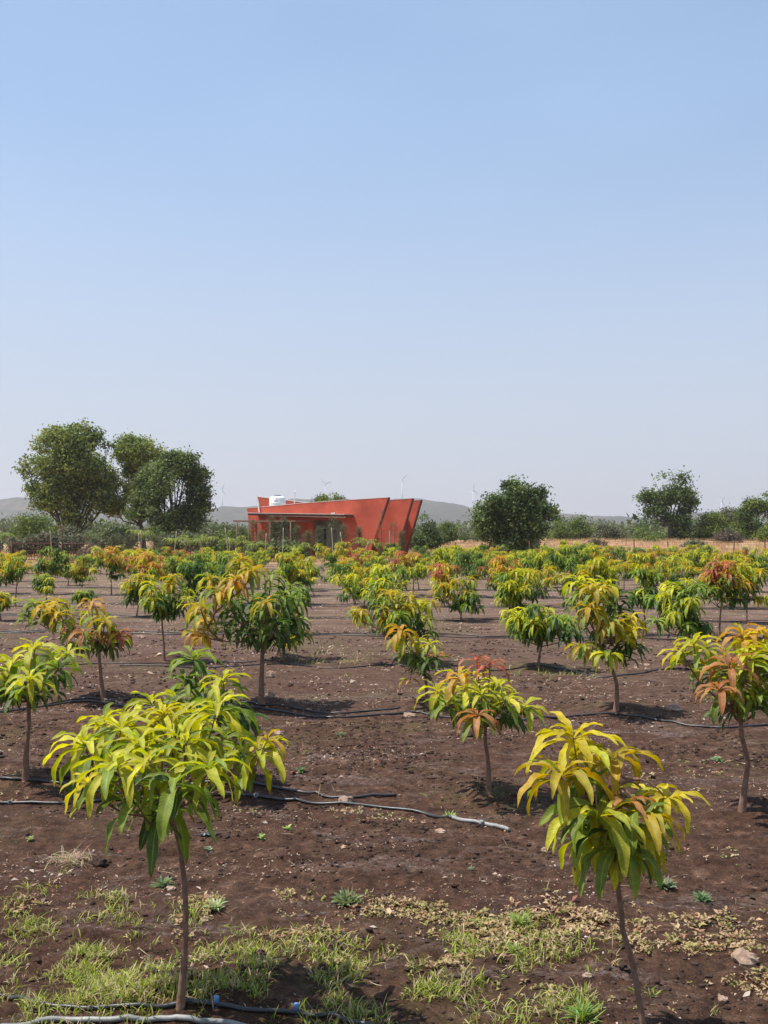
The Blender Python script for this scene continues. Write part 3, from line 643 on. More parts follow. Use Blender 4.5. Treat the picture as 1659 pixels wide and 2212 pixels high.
for cx_, cy_ in ((541, 2508), (741, 2526)):
    w = hit(cx_ / 1.1573, (cy_ + 10) / 1.1573) - a.location; mb = MB(); mb.lathe(w + Vector((0, 0, .0)), [(.006, -.02), (.006, .02), (.013, .022), (.013, .045), (.011, .05)], 10); mb.build('blue_cap', M_CAP, a, True)
pipe([(-60, 2600), (80, 2568), (160, 2556), (300, 2553), (400, 2551), (480, 2553), (550, 2560), (640, 2580)], 'supply_pipe', 'thick pale grey pipe half buried along the bottom edge', .0125, M_PIPEG)
pipe([(-150, 2012), (0, 2011), (160, 2010), (300, 2002), (450, 1995), (640, 1992), (740, 2001), (809, 2013), (956, 2022), (1062, 2037), (1130, 2051)], 'drip_pipe', 'black drip pipe passing in front of the second row, with ring joints', .013, bumps=[(15, 2011), (644, 1993)])
pipe([(1110, 2046), (1146, 2053), (1205, 2064), (1240, 2071), (1273, 2080)], 'drip_pipe', 'short bleached grey pipe end lying in front of the scarlet-topped tree', .015, M_PIPEG, bumps=[(1205, 2064)])
pipe([(-150, 1945), (0, 1948), (55, 1951), (96, 1953), (133, 1958), (176, 1967), (229, 1981), (330, 1985), (450, 1968), (590, 1962), (675, 1968), (740, 1980), (800, 1990), (850, 1996), (900, 1995), (990, 1990)], 'drip_pipe', 'black drip pipe touching the trunks of the second row', .012)
pipe([(-100, 1790), (60, 1772), (135, 1758), (190, 1750), (241, 1748), (290, 1756), (313, 1764), (420, 1772), (600, 1758), (650, 1765), (719, 1767), (845, 1783), (939, 1778), (1001, 1770)], 'drip_pipe', 'black drip pipe directly behind the third row, left half', .011)
pipe([(-100, 1800), (130, 1765), (240, 1755), (400, 1778), (520, 1769), (607, 1771), (657, 1773), (735, 1786), (813, 1794), (876, 1794), (1020, 1783), (1062, 1786), (1146, 1797), (1270, 1800), (1390, 1797), (1463, 1789), (1540, 1785), (1635, 1801), (1713, 1815), (1776, 1820), (1839, 1820), (2000, 1808)], 'drip_pipe', 'long black drip pipe winding along the front of the third row', .012)
pipe([(-100, 1690), (60, 1672), (216, 1661), (347, 1659), (463, 1658), (640, 1655)], 'drip_pipe', 'thin drip pipe behind the fourth row at left', .009)
pipe([(300, 1665), (450, 1668), (540, 1669), (617, 1665), (717, 1661), (775, 1667), (856, 1672), (987, 1662), (1115, 1680), (1280, 1674), (1349, 1666), (1430, 1678), (1500, 1695), (1570, 1688), (1627, 1678), (1666, 1673), (1724, 1674), (1850, 1682), (2000, 1680)], 'drip_pipe', 'black drip pipe along the fourth row across the orchard', .011)
WORDS = 'fifth sixth seventh eighth ninth tenth'.split()
rp_ = random.Random(8)
for j in range(4, 9):
    for s_ in (0, 1):
        P = []; half = row_y(j, 0) * .42; x = -half
        while x < half:
            P.append(Vector((x, row_y(j, x) - .25 - .45 * s_ + .16 * math.sin(x * 2.9 + j + s_) * (1 - .5 * s_) + rp_.uniform(-.05, .05), 0))); x += .7
        pipe(None, 'drip_pipe', ('black drip pipe close to the trunks of the %s row' if s_ == 0 else 'outer black drip pipe in front of the %s row') % WORDS[j - 4], .012, world=P)

# ------------------------------------------------------------------ ground cover
def blades(name, pts, hgt, wid, cols, seed, lean=.5, bendm=1.0, flat=None, material=M_GRASS, label=None, cat='grass', K=2):
    rg = np.random.default_rng(seed); n = len(pts); pts = np.asarray(pts, float)
    lv = Leaves(); hs = rg.uniform(*hgt, n); ws = rg.uniform(*wid, n); ci = rg.integers(0, len(cols), n); kk = rg.uniform(.75, 1.2, n); az = rg.random(n) * 6.28; e0 = 1.5 - np.abs(rg.normal(0, lean, n)); bd = rg.uniform(.2, 1.4, n) * bendm
    if flat is not None: e0 = np.abs(rg.normal(0, flat, n)); bd = rg.uniform(-.2, .5, n)
    zz = H(pts[:, 0], pts[:, 1])
    for i in range(n):
        c = cols[ci[i]]; lv.rows.append((pts[i, 0], pts[i, 1], zz[i] - .003, az[i], e0[i], bd[i], hs[i], ws[i], c[0] * kk[i], c[1] * kk[i], c[2] * kk[i]))
    o = lv.build(name, K, material, None, seed); tag(o, label, cat, kind='stuff'); return o
def scatter(n, x0, x1, y0, y1, mask, seed, tuft=1, spread=.03):
    """random points in a ground rectangle, kept by a mask(x,y) in 0..1, grown into tufts"""
    rg = np.random.default_rng(seed); x = rg.uniform(x0, x1, n); y = rg.uniform(y0, y1, n); k = rg.random(n) < mask(x, y); x, y = x[k], y[k]
    if tuft > 1:
        x = np.repeat(x, tuft) + rg.normal(0, spread, len(x) * tuft); y = np.repeat(y, tuft) + rg.normal(0, spread, len(y) * tuft)
    return np.stack([x, y], 1)
def bl(px, py, rx, ry, amp=1.0):                        # a soft blob of growth around a ground spot
    gx, gy = G(px, py); s = gy / F; k = gy * gy / (F * CAMZ)
    return (gx, gy, rx * s, ry * k, amp)
def mask_of(blobs, nscale=2.2, lo=-.15, hi=.25, seed=77):
    def f(x, y):
        m = 0
        for gx, gy, sx_, sy_, a_ in blobs: m = np.maximum(m, a_ * np.exp(-((x - gx) / sx_) ** 2 - ((y - gy) / sy_) ** 2))
        return np.clip(m, 0, 1) * np.clip((fbm(x * nscale, y * nscale, seed, 3) - lo) / (hi - lo), 0, 1)
    return f
GREENS = [(.20, .26, .035), (.30, .36, .045), (.38, .42, .06), (.14, .18, .035), (.46, .42, .12), (.52, .44, .22)]
STRAW = [(.50, .40, .24), (.42, .31, .19), (.56, .47, .31), (.36, .24, .15)]
near_blobs = [bl(200, 2130, 260, 75, 1), bl(60, 2180, 200, 70), bl(380, 2150, 200, 60), bl(110, 1985, 160, 45, .35), bl(700, 2140, 210, 60, .95), bl(870, 2185, 210, 60, .9), bl(560, 2060, 160, 40, .45), bl(940, 2060, 160, 35, .40), bl(1180, 2080, 120, 35, .35), bl(1100, 1990, 120, 30, .25), bl(1250, 2195, 160, 40, .45), bl(320, 2010, 140, 30, .35)]
pts = scatter(34000, -2.4, 2.4, 4.3, 6.9, mask_of(near_blobs, 4.6, -.12, .5), 1, 7, .022)
blades('grass', pts, (.025, .09), (.003, .007), GREENS + GREENS[:2] + STRAW[:2], 2, .55, 1.1, label='short yellow-green grass around the feet of the nearest trees', K=3)
mid_blobs = [bl(740, 1432, 110, 14, .9), bl(90, 1378, 110, 10, .8), bl(880, 1720, 130, 14, .8), bl(980, 1455, 80, 12, .6), bl(1190, 1455, 60, 12, .7), bl(1540, 1690, 130, 25, .5), bl(640, 1640, 40, 8, .4), bl(420, 1240, 160, 6, .9), bl(700, 1240, 120, 14, 1), bl(900, 1245, 150, 16, 1), bl(1060, 1238, 120, 14, .9), bl(560, 1410, 60, 9, .6), bl(330, 1375, 60, 7, .5), bl(1250, 1470, 50, 8, .5), bl(150, 1255, 150, 10, .8)]
pts = scatter(60000, -14, 14, 7.2, 56, mask_of(mid_blobs, 1.4, -.25, .2), 3, 3, .04)
blades('grass', pts, (.05, .16), (.006, .014), GREENS[:4] + STRAW[:3], 4, .5, 1.0, label='patchy grass growing between the middle rows of trees')
def mfar(x, y): return np.clip((fbm(x * .5, y * .5, 5, 3) + .3) * 1.3, 0, 1) * (np.abs(x) < y * .4)
pts = scatter(42000, -45, 62, 72, 150, mfar, 6, 3, .12)
blades('dry_grass', pts, (.25, .65), (.02, .045), [(.38, .29, .17), (.32, .23, .13), (.44, .24, .12), (.38, .19, .10), (.28, .24, .10)], 7, .4, .9, label='tall dry tawny grass of the field beyond the orchard', K=2)
# straw and dead leaves lying on the soil
def litter(name, n, x0, x1, y0, y1, mask, seed, size, cols, label, flat=.25):
    pts = scatter(n, x0, x1, y0, y1, mask, seed); rg = np.random.default_rng(seed); m = len(pts); zz = H(pts[:, 0], pts[:, 1]); lv = Leaves()
    ci = rg.integers(0, len(cols), m); k = rg.uniform(.7, 1.25, m); s = rg.uniform(*size, m) * (1 + 1.4 * (rg.random(m) > .93)); az = rg.random(m) * 6.28
    for i in range(m):
        c = cols[ci[i]]; lv.rows.append((pts[i, 0], pts[i, 1], zz[i] + .004, az[i], rg.uniform(-.05, flat * 2), rg.uniform(-.3, 1.0), s[i], s[i] * rg.uniform(.25, .6), c[0] * k[i], c[1] * k[i], c[2] * k[i]))
    o = lv.build(name, 2, M_GRASS, None, seed); tag(o, label, 'litter', kind='stuff')
def mlit(x, y): return np.clip(.08 + 2.6 * (fbm(x * 1.1, y * 2.2, 15, 4) - .03), 0.03, 1)
litter('leaf_litter', 62000, -5.5, 5.5, 4.3, 15, mlit, 8, (.006, .024), [(.52, .40, .31), (.42, .28, .2), (.60, .50, .42), (.36, .14, .09), (.55, .38, .26), (.30, .2, .15)], 'pale dead leaf scraps strewn over the near soil')
litter('leaf_litter', 80000, -16, 16, 13, 46, mlit, 9, (.02, .065), [(.50, .36, .26), (.38, .25, .17), (.58, .47, .36)], 'dry leaf scraps and chaff between the farther rows')
def mst(x, y): return np.clip(.05 + 2.0 * fbm(x * 1.1, y * 1.4, 16, 3), 0.02, 1)
pts = scatter(9000, -6, 6, 4.3, 16, mst, 10); blades('straw', pts, (.04, .16), (.002, .004), STRAW, 11, .12, .3, flat=.09, label='loose straw stalks lying on the near soil', cat='straw', K=3)
o = SC.objects['straw']
# creeping weed mats: little rosettes
def rosettes(pts, size, cols, seed, label, name='creeping_weeds', cat='weeds'):
    rg = np.random.default_rng(seed); lv = Leaves(); zz = H(pts[:, 0], pts[:, 1])
    for i in range(len(pts)):
        c = cols[rg.integers(0, len(cols))]; a0 = rg.random() * 6.28; s = rg.uniform(*size); kk = rg.integers(4, 8)
        for k in range(kk):
            v = rg.uniform(.7, 1.25); lv.rows.append((pts[i, 0] + rg.normal(0, s * .25), pts[i, 1] + rg.normal(0, s * .25), zz[i] + rg.uniform(.0, s * .7), a0 + k * 6.28 / kk, rg.uniform(.0, .9), rg.uniform(.2, 1.2), s * v, s * .48, c[0] * v, c[1] * v, c[2] * v))
    o = lv.build(name, 2, M_GRASS, None, seed); tag(o, label, cat, kind='stuff')
rb = [bl(720, 2010, 230, 28, 1), bl(900, 1985, 160, 26, .9), bl(1090, 2010, 220, 34, .95), bl(1400, 2075, 260, 34, .9), bl(1560, 2050, 160, 30, .8), bl(1250, 1985, 160, 24, .7), bl(1050, 2090, 160, 24, .5), bl(430, 1945, 130, 18, .8), bl(1300, 2150, 150, 22, .5), bl(620, 1950, 60, 14, .6), bl(1560, 1990, 120, 18, .5), bl(60, 1960, 60, 14, .6), bl(1600, 2110, 140, 26, .8)]
pts = scatter(34000, -2.6, 2.6, 4.4, 7.2, mask_of(rb, 3.6, -.22, .34, 91), 12)
rosettes(pts, (.012, .036), [(.36, .26, .12), (.33, .29, .10), (.46, .33, .18), (.28, .28, .08), (.50, .37, .22), (.40, .22, .13), (.44, .34, .17), (.50, .35, .21), (.32, .24, .12)], 13, 'withering tan and olive creeping weeds across the near ground')
rb2 = [bl(560, 1745, 60, 14), bl(740, 1752, 110, 14), bl(850, 1770, 80, 12, .8), bl(150, 1720, 50, 12, .5), bl(1480, 1665, 100, 30, .6), bl(1620, 1650, 60, 26, .5), bl(1500, 1780, 80, 22, .6), bl(30, 1710, 60, 14, .6), bl(640, 1560, 60, 9, .8), bl(1100, 1470, 60, 8, .6), bl(1320, 1860, 60, 12, .5), bl(1560, 1850, 80, 16, .5)]
pts = scatter(14000, -4.2, 4.2, 6.6, 14.5, mask_of(rb2, 2.6, -.15, .2, 93), 14)
rosettes(pts, (.014, .034), [(.44, .34, .17), (.52, .44, .28), (.30, .29, .10), (.48, .28, .17)], 15, 'tan dried weeds along the irrigation pipes')
# pebbles, clods
def lumps(name, n, x0, x1, y0, y1, mask, seed, size, material, label, cat):
    pts = scatter(n, x0, x1, y0, y1, mask, seed); rg = np.random.default_rng(seed); m = len(pts)
    ico = [(0, 0, 1)] + [(.894 * math.cos(a), .894 * math.sin(a), .447) for a in [k * 1.2566 for k in range(5)]] + [(.894 * math.cos(a), .894 * math.sin(a), -.447) for a in [k * 1.2566 + .628 for k in range(5)]] + [(0, 0, -1)]
    ft = [(0, i + 1, (i + 1) % 5 + 1) for i in range(5)] + [(i + 1, i + 6, (i + 1) % 5 + 1) for i in range(5)] + [((i + 1) % 5 + 1, i + 6, (i + 1) % 5 + 6) for i in range(5)] + [(i + 6, 11, (i + 1) % 5 + 6) for i in range(5)]
    ico = np.array(ico); s = rg.uniform(0, 1, m) ** 3 * (size[1] - size[0]) + size[0]; V = ico[None] * s[:, None, None] * rg.uniform(.6, 1.25, (m, 12, 1)) * np.stack([rg.uniform(.8, 1.3, m), rg.uniform(.7, 1.1, m), rg.uniform(.5, .85, m)], 1)[:, None]
    V[:, :, 0] += pts[:, 0:1]; V[:, :, 1] += pts[:, 1:2]; V[:, :, 2] += (H(pts[:, 0], pts[:, 1]) + s * .15)[:, None]
    Fq = (np.array(ft)[None] + (np.arange(m) * 12)[:, None, None]).reshape(-1, 3)
    o = new_mesh(name, V.reshape(-1, 3), Fq, material, None, False); tag(o, label, cat, kind='stuff')
lumps('soil_clods', 26000, -4, 4, 4.3, 12, lambda x, y: np.clip(.15 + 2.5 * fbm(x * 1.3, y * 1.3, 19, 3), .04, 1), 20, (.004, .022), M_CLOD, 'crumbly dark soil clods over the near ground', 'soil')
lumps('pebbles', 2600, -6, 6, 4.3, 22, lambda x, y: .8 + 0 * x, 21, (.004, .013), M_STONE, 'small tan pebbles scattered through the soil', 'pebbles')

lumps('soil_clods', 22000, -8, 8, 9, 24, lambda x, y: np.clip(.15 + 2.5 * fbm(x * .9, y * 1.6, 29, 3), .04, 1), 22, (.008, .035), M_CLOD, 'crumbly brown soil clods between the second and fifth rows', 'soil')

def rock(px, py, w, h, label, m=M_STONE, name='stone', cat='stone', seed=0):
    p = hit(px, py); s = p.y / F; rg = random.Random(seed + int(px)); mb = MB(); nu, nv = 14, 9; vs = []; fs = []
    ox = rg.random() * 9
    for j in range(nv + 1):
        th = math.pi * j / nv
        for i in range(nu):
            a_ = 2 * math.pi * i / nu; d = Vector((math.sin(th) * math.cos(a_), math.sin(th) * math.sin(a_), math.cos(th)))
            k = 1 + .5 * float(fbm(d.x * 1.7 + ox, d.y * 1.7 + d.z * 2.1, 7, 3))
            vs.append(Vector((d.x * w * s / 2 * k, d.y * w * s / 2.4 * k, d.z * h * s * .6 * k + h * s * .25)))
    for j in range(nv):
        for i in range(nu): fs.append((j * nu + i, (j + 1) * nu + i, (j + 1) * nu + (i + 1) % nu, j * nu + (i + 1) % nu))
    mb.add(vs, fs); o = mb.build(name, m, None, False); o.location = p; tag(o, label, cat, 'loose stones on the orchard soil' if m == M_STONE else 'big clods of earth'); return o
for px, py, w, h, lab in [(748, 1733, 34, 18, 'tan stone wedged between the two drip pipes of the second row'), (885, 1540 + 8, 30, 11, 'flat pale stone beside the pipe left of the small orange-shoot tree'), (583, 1508, 21, 17, 'round reddish stone at the foot of the tallest mango tree'),
                          (582, 1462, 19, 14, 'pinkish stone behind the trunk of the tallest mango tree'), (604, 1586, 24, 9, 'flat tan stone level with the soil right of the lime-leaved crown'), (1454, 1534, 36, 16, 'wide brown rock between the third and second rows at right'),
                          (445, 1992, 22, 17, 'brown angular stone right of the nearest left trunk'), (950, 1798, 28, 8, 'flat pinkish stone lying across the drip pipe'), (440, 2070, 24, 12, 'buff stone in the grass right of the nearest left trunk'),
                          (1270, 2115, 24, 12, 'rounded pale stone in front of the nearest right trunk'), (305, 1378, 17, 7, 'small flat stone between the rows at left'), (1610, 2078, 52, 30, 'crumbly whitish lump of earth at the lower right edge'),
                          (1562, 2160, 22, 10, 'pinkish stone near the bottom right corner'), (368, 1921, 22, 8, 'small cream stone left of the nearest left trunk'), (1176, 1838, 17, 9, 'rosy pebble left of the yellow-leaved tree'), (1398, 1438, 14, 6, 'pale stone beyond the golden umbrella-leaved tree')]:
    rock(px, py, w, h, lab)
for px, py, w, h, lab in [(1362, 1553, 20, 8, 'dark clod of earth under the third-row pipe at right'), (1427, 1553, 20, 8, 'dark clod of earth nearest the second-row tree at the right edge'), (1410, 1648, 28, 16, 'upturned clod beside the dry straw patch at right'), (215, 1868, 36, 16, 'dark clod beside the straw heap at left'), (560, 2068, 34, 18, 'broken clod at the edge of the near grass'), (720, 2052, 40, 18, 'dark crumbly clod in the weed mat, bottom centre'), (1020, 1590, 36, 12, 'low crumbled clod in front of the third row')]:
    rock(px, py, w, h, lab, M_CLOD, 'earth_clod', 'clod')

# small plants one can point at
def weed(px, py, size, n, pal, label, up=1.2, name='weed', ratio=.22):
    size *= .85; n = int(n * 1.3) if n > 14 else n
    p = hit(px, py); rng = random.Random(int(px * 3 + py)); lv = Leaves(); s = size * p.y / F
    for k in range(n):
        u = (k + .5) / n; c = [v * rng.uniform(.8, 1.2) for v in pal]
        lv.add(Vector((rng.gauss(0, s * .07), rng.gauss(0, s * .07), 0)), k * 2.4, up - u * .9 + rng.uniform(-.1, .25), rng.uniform(.3, .9), s * rng.uniform(.4, .62), s * ratio * rng.uniform(.3, .5), c)
    o = lv.build(name, 5, M_GRASS, None, int(px)); o.location = p; tag(o, label, 'weed', 'small weeds on the bare soil')
GG = (.22, .27, .12)
weed(750, 1955, 80, 70, GG, 'grey-green leafy weed tuft in bare soil, bottom centre', ratio=.2, up=1.3)
weed(355, 1915, 60, 30, (.17, .22, .10), 'small dusty green weed left of the nearest left trunk', ratio=.25)
weed(1517, 1945, 56, 44, (.16, .25, .11), 'round bluish-green weed right of the yellow-leaved tree', ratio=.14)
weed(621, 1792, 30, 6, (.36, .5, .16), 'tiny seedling with four bright leaves on the soil', ratio=.7)
weed(565, 1812, 28, 7, (.3, .42, .12), 'tiny seedling left of the brighter four-leaved one', ratio=.7)
weed(66, 1815, 26, 9, (.28, .36, .12), 'small sprout near the left edge above the straw heap', ratio=.6)
weed(450, 1838, 34, 12, (.34, .38, .24), 'pale dusty rosette below the black plastic scrap', ratio=.7)
weed(1550, 1645, 36, 14, (.28, .38, .20), 'pale green rosette left of the bowed trunk at right', ratio=.6)
weed(1122, 2000, 80, 40, (.25, .32, .08), 'grass tuft in the weed mat left of the nearest right trunk', ratio=.12)
weed(1110, 2060, 60, 36, (.25, .32, .08), 'bright grass tuft just below the larger tuft', ratio=.12)
weed(970, 1770, 55, 26, (.32, .42, .10), 'bright grass tuft beside the grey pipe end', ratio=.13)
weed(465, 1965, 60, 26, (.38, .42, .20), 'pale trampled weed right of the nearest left trunk', ratio=.25)
weed(1437, 1900 + 16, 60, 34, (.2, .26, .14), 'dark small weed behind the nearest right trunk', ratio=.3)
weed(1017, 1880, 24, 14, (.36, .4, .25), 'thin pale sprig standing alone on bare soil', up=1.4)
weed(735, 1590, 30, 12, (.16, .22, .10), 'small dark weed on the open soil mid field', ratio=.5)
weed(1010, 1535, 30, 12, (.2, .28, .10), 'small weed in front of the third-row pipe', ratio=.5)
weed(650, 1668, 36, 12, (.14, .2, .08), 'low dark weed right of the lime-leaved crown', ratio=.5)
weed(1260, 2205, 110, 50, (.18, .28, .06), 'thick grass tuft at the bottom edge beside the right trunk', ratio=.10)
# straw heap, plastic scrap
p = hit(150, 1862); lv = Leaves(); rng = random.Random(3)
for k in range(170):
    lv.add(Vector((rng.gauss(0, .055), rng.gauss(0, .05), rng.uniform(0, .035))), rng.random() * 6.28, rng.uniform(-.1, .9), rng.uniform(.2, 1.5), rng.uniform(.06, .17), .004, [v * rng.uniform(.8, 1.15) for v in rng.choice(STRAW[:3])])
o = lv.build('straw_heap', 4, M_GRASS, None, 4); o.location = p; tag(o, 'little heap of dry straw on the soil at lower left', 'straw')
p = hit(450, 1806); rg = np.random.default_rng(4); nx_, ny_ = 18, 12; X, Y = np.meshgrid(np.linspace(-.055, .055, nx_), np.linspace(-.035, .035, ny_)); Z = .012 + .035 * np.abs(fbm(X * 45, Y * 45, 3, 3)) * (1 - (X / .06) ** 2)
i = (np.arange(nx_ - 1)[None] + np.arange(ny_ - 1)[:, None] * nx_).ravel()
top = np.stack([(X + .01 * fbm(X * 60, Y * 60, 8, 2)).ravel(), (Y + .02 * fbm(X * 30, Y * 30, 9, 2)).ravel(), Z.ravel()], 1); bot = top - np.array([0, 0, .004]); q = np.stack([i, i + 1, i + 1 + nx_, i + nx_], 1)
o = new_mesh('plastic_scrap', np.concatenate([top, bot]), np.concatenate([q, q[:, ::-1] + len(top)]), M_BLACKPL, None, False); o.location = p; tag(o, 'crumpled scrap of black plastic film on the soil', 'plastic scrap')

# ------------------------------------------------------------------ the red house
YAW = R(30); U = Vector((math.cos(YAW), -math.sin(YAW), 0)); NB = Vector((math.sin(YAW), math.cos(YAW), 0))   # along the wall, into the house
A0 = AT(618, 1200, 94.0); A0.z = 0
def hp(zx, zy, q=0.0):                                    # a picture point thrown onto the wall plane set q metres back
    X_ = (580 + zx / 3.19) / 1.1573; Y_ = (1180 + zy / 3.19) / 1.1573
    d = AT(X_, Y_, 100.0) - Vector((0, 0, CAMZ)); P0 = A0 + NB * q
    t = (P0 - Vector((0, 0, CAMZ))).dot(NB) / d.dot(NB)
    w = Vector((0, 0, CAMZ)) + d * t
    return w
house = empty('house', A0 + U * 7 + NB * 4); tag(house, 'red angular farmhouse with slanted fin walls and a long canopy', 'house')
HO = house.location.copy()
def hpart(mb, name, m, parent=house, smooth=False):
    mb.v = [tuple(Vector(v) - HO) for v in mb.v]; return mb.build(name, m, parent, smooth)
def gnd(p): return Vector((p.x, p.y, -.1))
th = NB * .3
oA0, oA1, oAt = hp(305, 395), hp(508, 395), 0; oB0, oB1 = hp(645, 385), hp(880, 385)
outline = [gnd(hp(176, 700)), hp(118, 290), hp(200, 284), hp(560, 250), hp(900, 226), hp(1243, 205), hp(1145, 525), gnd(hp(1078, 740)), gnd(oB1), oB1, oB0, gnd(oB0), gnd(oA1), oA1, oA0, gnd(oA0)]
mb = MB(); mb.prism(outline, th); hpart(mb, 'front_wall', M_RED)
def coping(pts, name, m=M_COPING, hgt=.05, dep=.34, back=0.0):
    mb = MB()
    for p, q in zip(pts, pts[1:]):
        o_ = -NB * .02
        mb.add([p + o_, q + o_, q + NB * dep, p + NB * dep, p + o_ + Vector((0, 0, hgt)), q + o_ + Vector((0, 0, hgt)), q + NB * dep + Vector((0, 0, hgt)), p + NB * dep + Vector((0, 0, hgt))],
               [(0, 3, 2, 1), (4, 5, 6, 7), (0, 1, 5, 4), (1, 2, 6, 5), (2, 3, 7, 6), (3, 0, 4, 7)])
    return hpart(mb, name, m)
coping([hp(118, 290), hp(200, 284), hp(560, 250), hp(900, 226), hp(1243, 205)], 'coping')
def edge(p0, p1):                                         # dark slanted end strip of a fin wall
    d = (p1 - p0).normalized(); mb = MB(); w = U * .07
    a_, b_ = p0 - NB * .02 + U * .003, p1 - NB * .02 + U * .003
    mb.prism([a_, a_ + w, b_ + w, b_], NB * .34); hpart(mb, 'fin_edge', M_EDGE)
edge(hp(1243, 205), gnd(hp(1078, 740)))
q2, q3 = 1.5, 3.0
P2 = [hp(1435, 212, q2), gnd(hp(1292, 735, q2)), gnd(hp(1020, 735, q2)), hp(1150, 233, q2)]
mb = MB(); mb.prism(P2, th); hpart(mb, 'fin_wall', M_RED); coping([P2[3], P2[0]], 'coping'); edge(P2[0], P2[1])
P3 = [hp(1502, 224, q3), gnd(hp(1368, 740, q3)), gnd(hp(1230, 740, q3)), hp(1340, 236, q3)]
mb = MB(); mb.prism(P3, th); hpart(mb, 'fin_wall', M_RED); coping([P3[3], P3[0]], 'coping'); edge(P3[0], P3[1])
# slabs between the fins
for (z, q0, q1, x0) in (((1143, 528), .35, q2 - .02, 1000), ((1405, 392), q2 + .35, q3 - .02, 1250)):
    e_ = hp(z[0], z[1], q1); s_ = hp(x0, z[1], q1); s_.z = e_.z; mb = MB(); mb.prism([s_, e_, e_ + Vector((0, 0, .2)), s_ + Vector((0, 0, .2))], -NB * (q1 - q0)); hpart(mb, 'ledge', M_COPING)
# canopy slab
c0, c1 = hp(205, 346), hp(965, 358); dep = 1.45
mb = MB(); mb.prism([c0, c1, c1 + Vector((0, 0, .17)), c0 + Vector((0, 0, .17))], -NB * dep); cn = hpart(mb, 'canopy', M_SLAB)
mb = MB(); t0 = c0 + Vector((0, 0, .173)) - U * .05 - NB * (dep + .06); t1 = c1 + Vector((0, 0, .173)) + U * .05 - NB * (dep + .06); mb.prism([t0, t1, t1 + Vector((0, 0, .06)), t0 + Vector((0, 0, .06))], NB * (dep + .04)); hpart(mb, 'canopy_cap', M_COPING)
b0 = c0 + U * 2.3 + Vector((0, 0, -.10)) - NB * (dep - .1); b1 = c1 + Vector((0, 0, -.10)) - NB * (dep - .1); mb = MB(); mb.prism([b0, b1, b1 + Vector((0, 0, .09)), b0 + Vector((0, 0, .09))], NB * .12); hpart(mb, 'gutter', M_COPING)
# body: porch back wall, sides, roof, rear wall
L0, L1 = hp(150, 300, .3), hp(1120, 300, .3)
zr = 3.75
def slabbox(p0, p1, q0, q1, z0, z1, name, m):
    mb = MB(); a_ = Vector((p0.x, p0.y, z0)) + NB * (q0); b_ = Vector((p1.x, p1.y, z0)) + NB * q0; mb.prism([a_, b_, b_ + Vector((0, 0, z1 - z0)), a_ + Vector((0, 0, z1 - z0))], NB * (q1 - q0)); return hpart(mb, name, m)
bl0 = hp(180, 300, .3); br0 = hp(1040, 300, .3)
slabbox(bl0, br0, .01, 8.0, zr, zr + .18, 'roof', M_GREY)
slabbox(bl0, br0, 2.2, 2.4, -.1, zr - .003, 'porch_wall', M_GREY)
slabbox(bl0, br0, 7.8, 8.0, -.1, zr - .003, 'back_wall', M_RED)
slabbox(bl0, bl0 + U * .25, .01, 7.79, -.1, zr - .004, 'side_wall', M_RED); slabbox(br0 - U * .25, br0, .01, 7.79, -.1, zr - .004, 'side_wall', M_RED)
m0 = hp(575, 500, .3); slabbox(m0, m0 + U * .25, .01, 2.19, -.1, zr - .005, 'partition', M_GREY)
slabbox(bl0, br0, -.25, 2.19, -.1, .12, 'plinth', M_GREY)
def hwindow(zx0, zx1, zy0, zy1, q, bars, glass=M_DARK):
    a_, b_ = hp(zx0, zy0, q), hp(zx1, zy0, q); z1 = a_.z; z0 = hp(zx0, zy1, q).z; a_ = Vector((a_.x, a_.y, z0)); b_ = Vector((b_.x, b_.y, z0)); h_ = Vector((0, 0, z1 - z0)); w_ = (b_ - a_).length; mb = MB()
    t_ = .07
    for pa, pb, hh in ((a_, b_, t_), (a_ + h_ - Vector((0, 0, t_)), b_ + h_ - Vector((0, 0, t_)), t_)): mb.prism([pa, pb, pb + Vector((0, 0, hh)), pa + Vector((0, 0, hh))], -NB * .06)
    n_ = bars + 1
    for k in range(n_ + 1):
        p_ = a_ + U * (k * (w_ - t_ * .6) / n_) + Vector((0, 0, t_)); mb.prism([p_, p_ + U * t_ * .6, p_ + U * t_ * .6 + h_ - Vector((0, 0, 2 * t_)), p_ + h_ - Vector((0, 0, 2 * t_))], -NB * .055)
    f_ = hpart(mb, 'window', M_WHITE); mb = MB(); mb.prism([a_, b_, b_ + h_, a_ + h_], -NB * .02); hpart(mb, 'pane', glass, f_)
hwindow(466, 506, 452, 575, 2.49, 2); hwindow(728, 760, 445, 640, 2.49, 0); hwindow(775, 790, 445, 505, 2.49, 0); hwindow(806, 832, 445, 505, 2.49, 0)
# rear parapet seen over the roof, rear roof pieces
B1 = [hp(205, 200, 7.5), hp(300, 211, 7.5), hp(600, 248, 7.5), hp(640, 252, 7.5), hp(640, 330, 7.5), hp(232, 330, 7.5)]
mb = MB(); mb.prism(B1, th); hpart(mb, 'rear_parapet', M_RED)
coping([B1[0], B1[1], B1[2], B1[3]], 'coping', hgt=.06)
mb = MB(); mb.tube([hp(194, 182, -.12), hp(219, 320, -.12)], .06, 8); hpart(mb, 'white_pipe', M_WHITE)
mb = MB(); mb.tube([hp(192, 192, 1), hp(193, 285, 1)], .035, 8); mb.tube([hp(192, 192, 1), hp(200, 186, 1)], .03, 6); hpart(mb, 'white_pipe', M_WHITE)
mb = MB(); a_ = hp(500, 160, 2.0); b_ = hp(497, 300, 2.0); mb.tube([a_, b_], .055, 8); mb.tube([a_ - U * .12, a_ + U * .14 + Vector((0, 0, .02))], .05, 8); mb.lathe(a_ - Vector((0, 0, .0)), [(.07, -.02), (.08, .08), (.03, .12)], 10); hpart(mb, 'vent_pipe', M_WHITE)
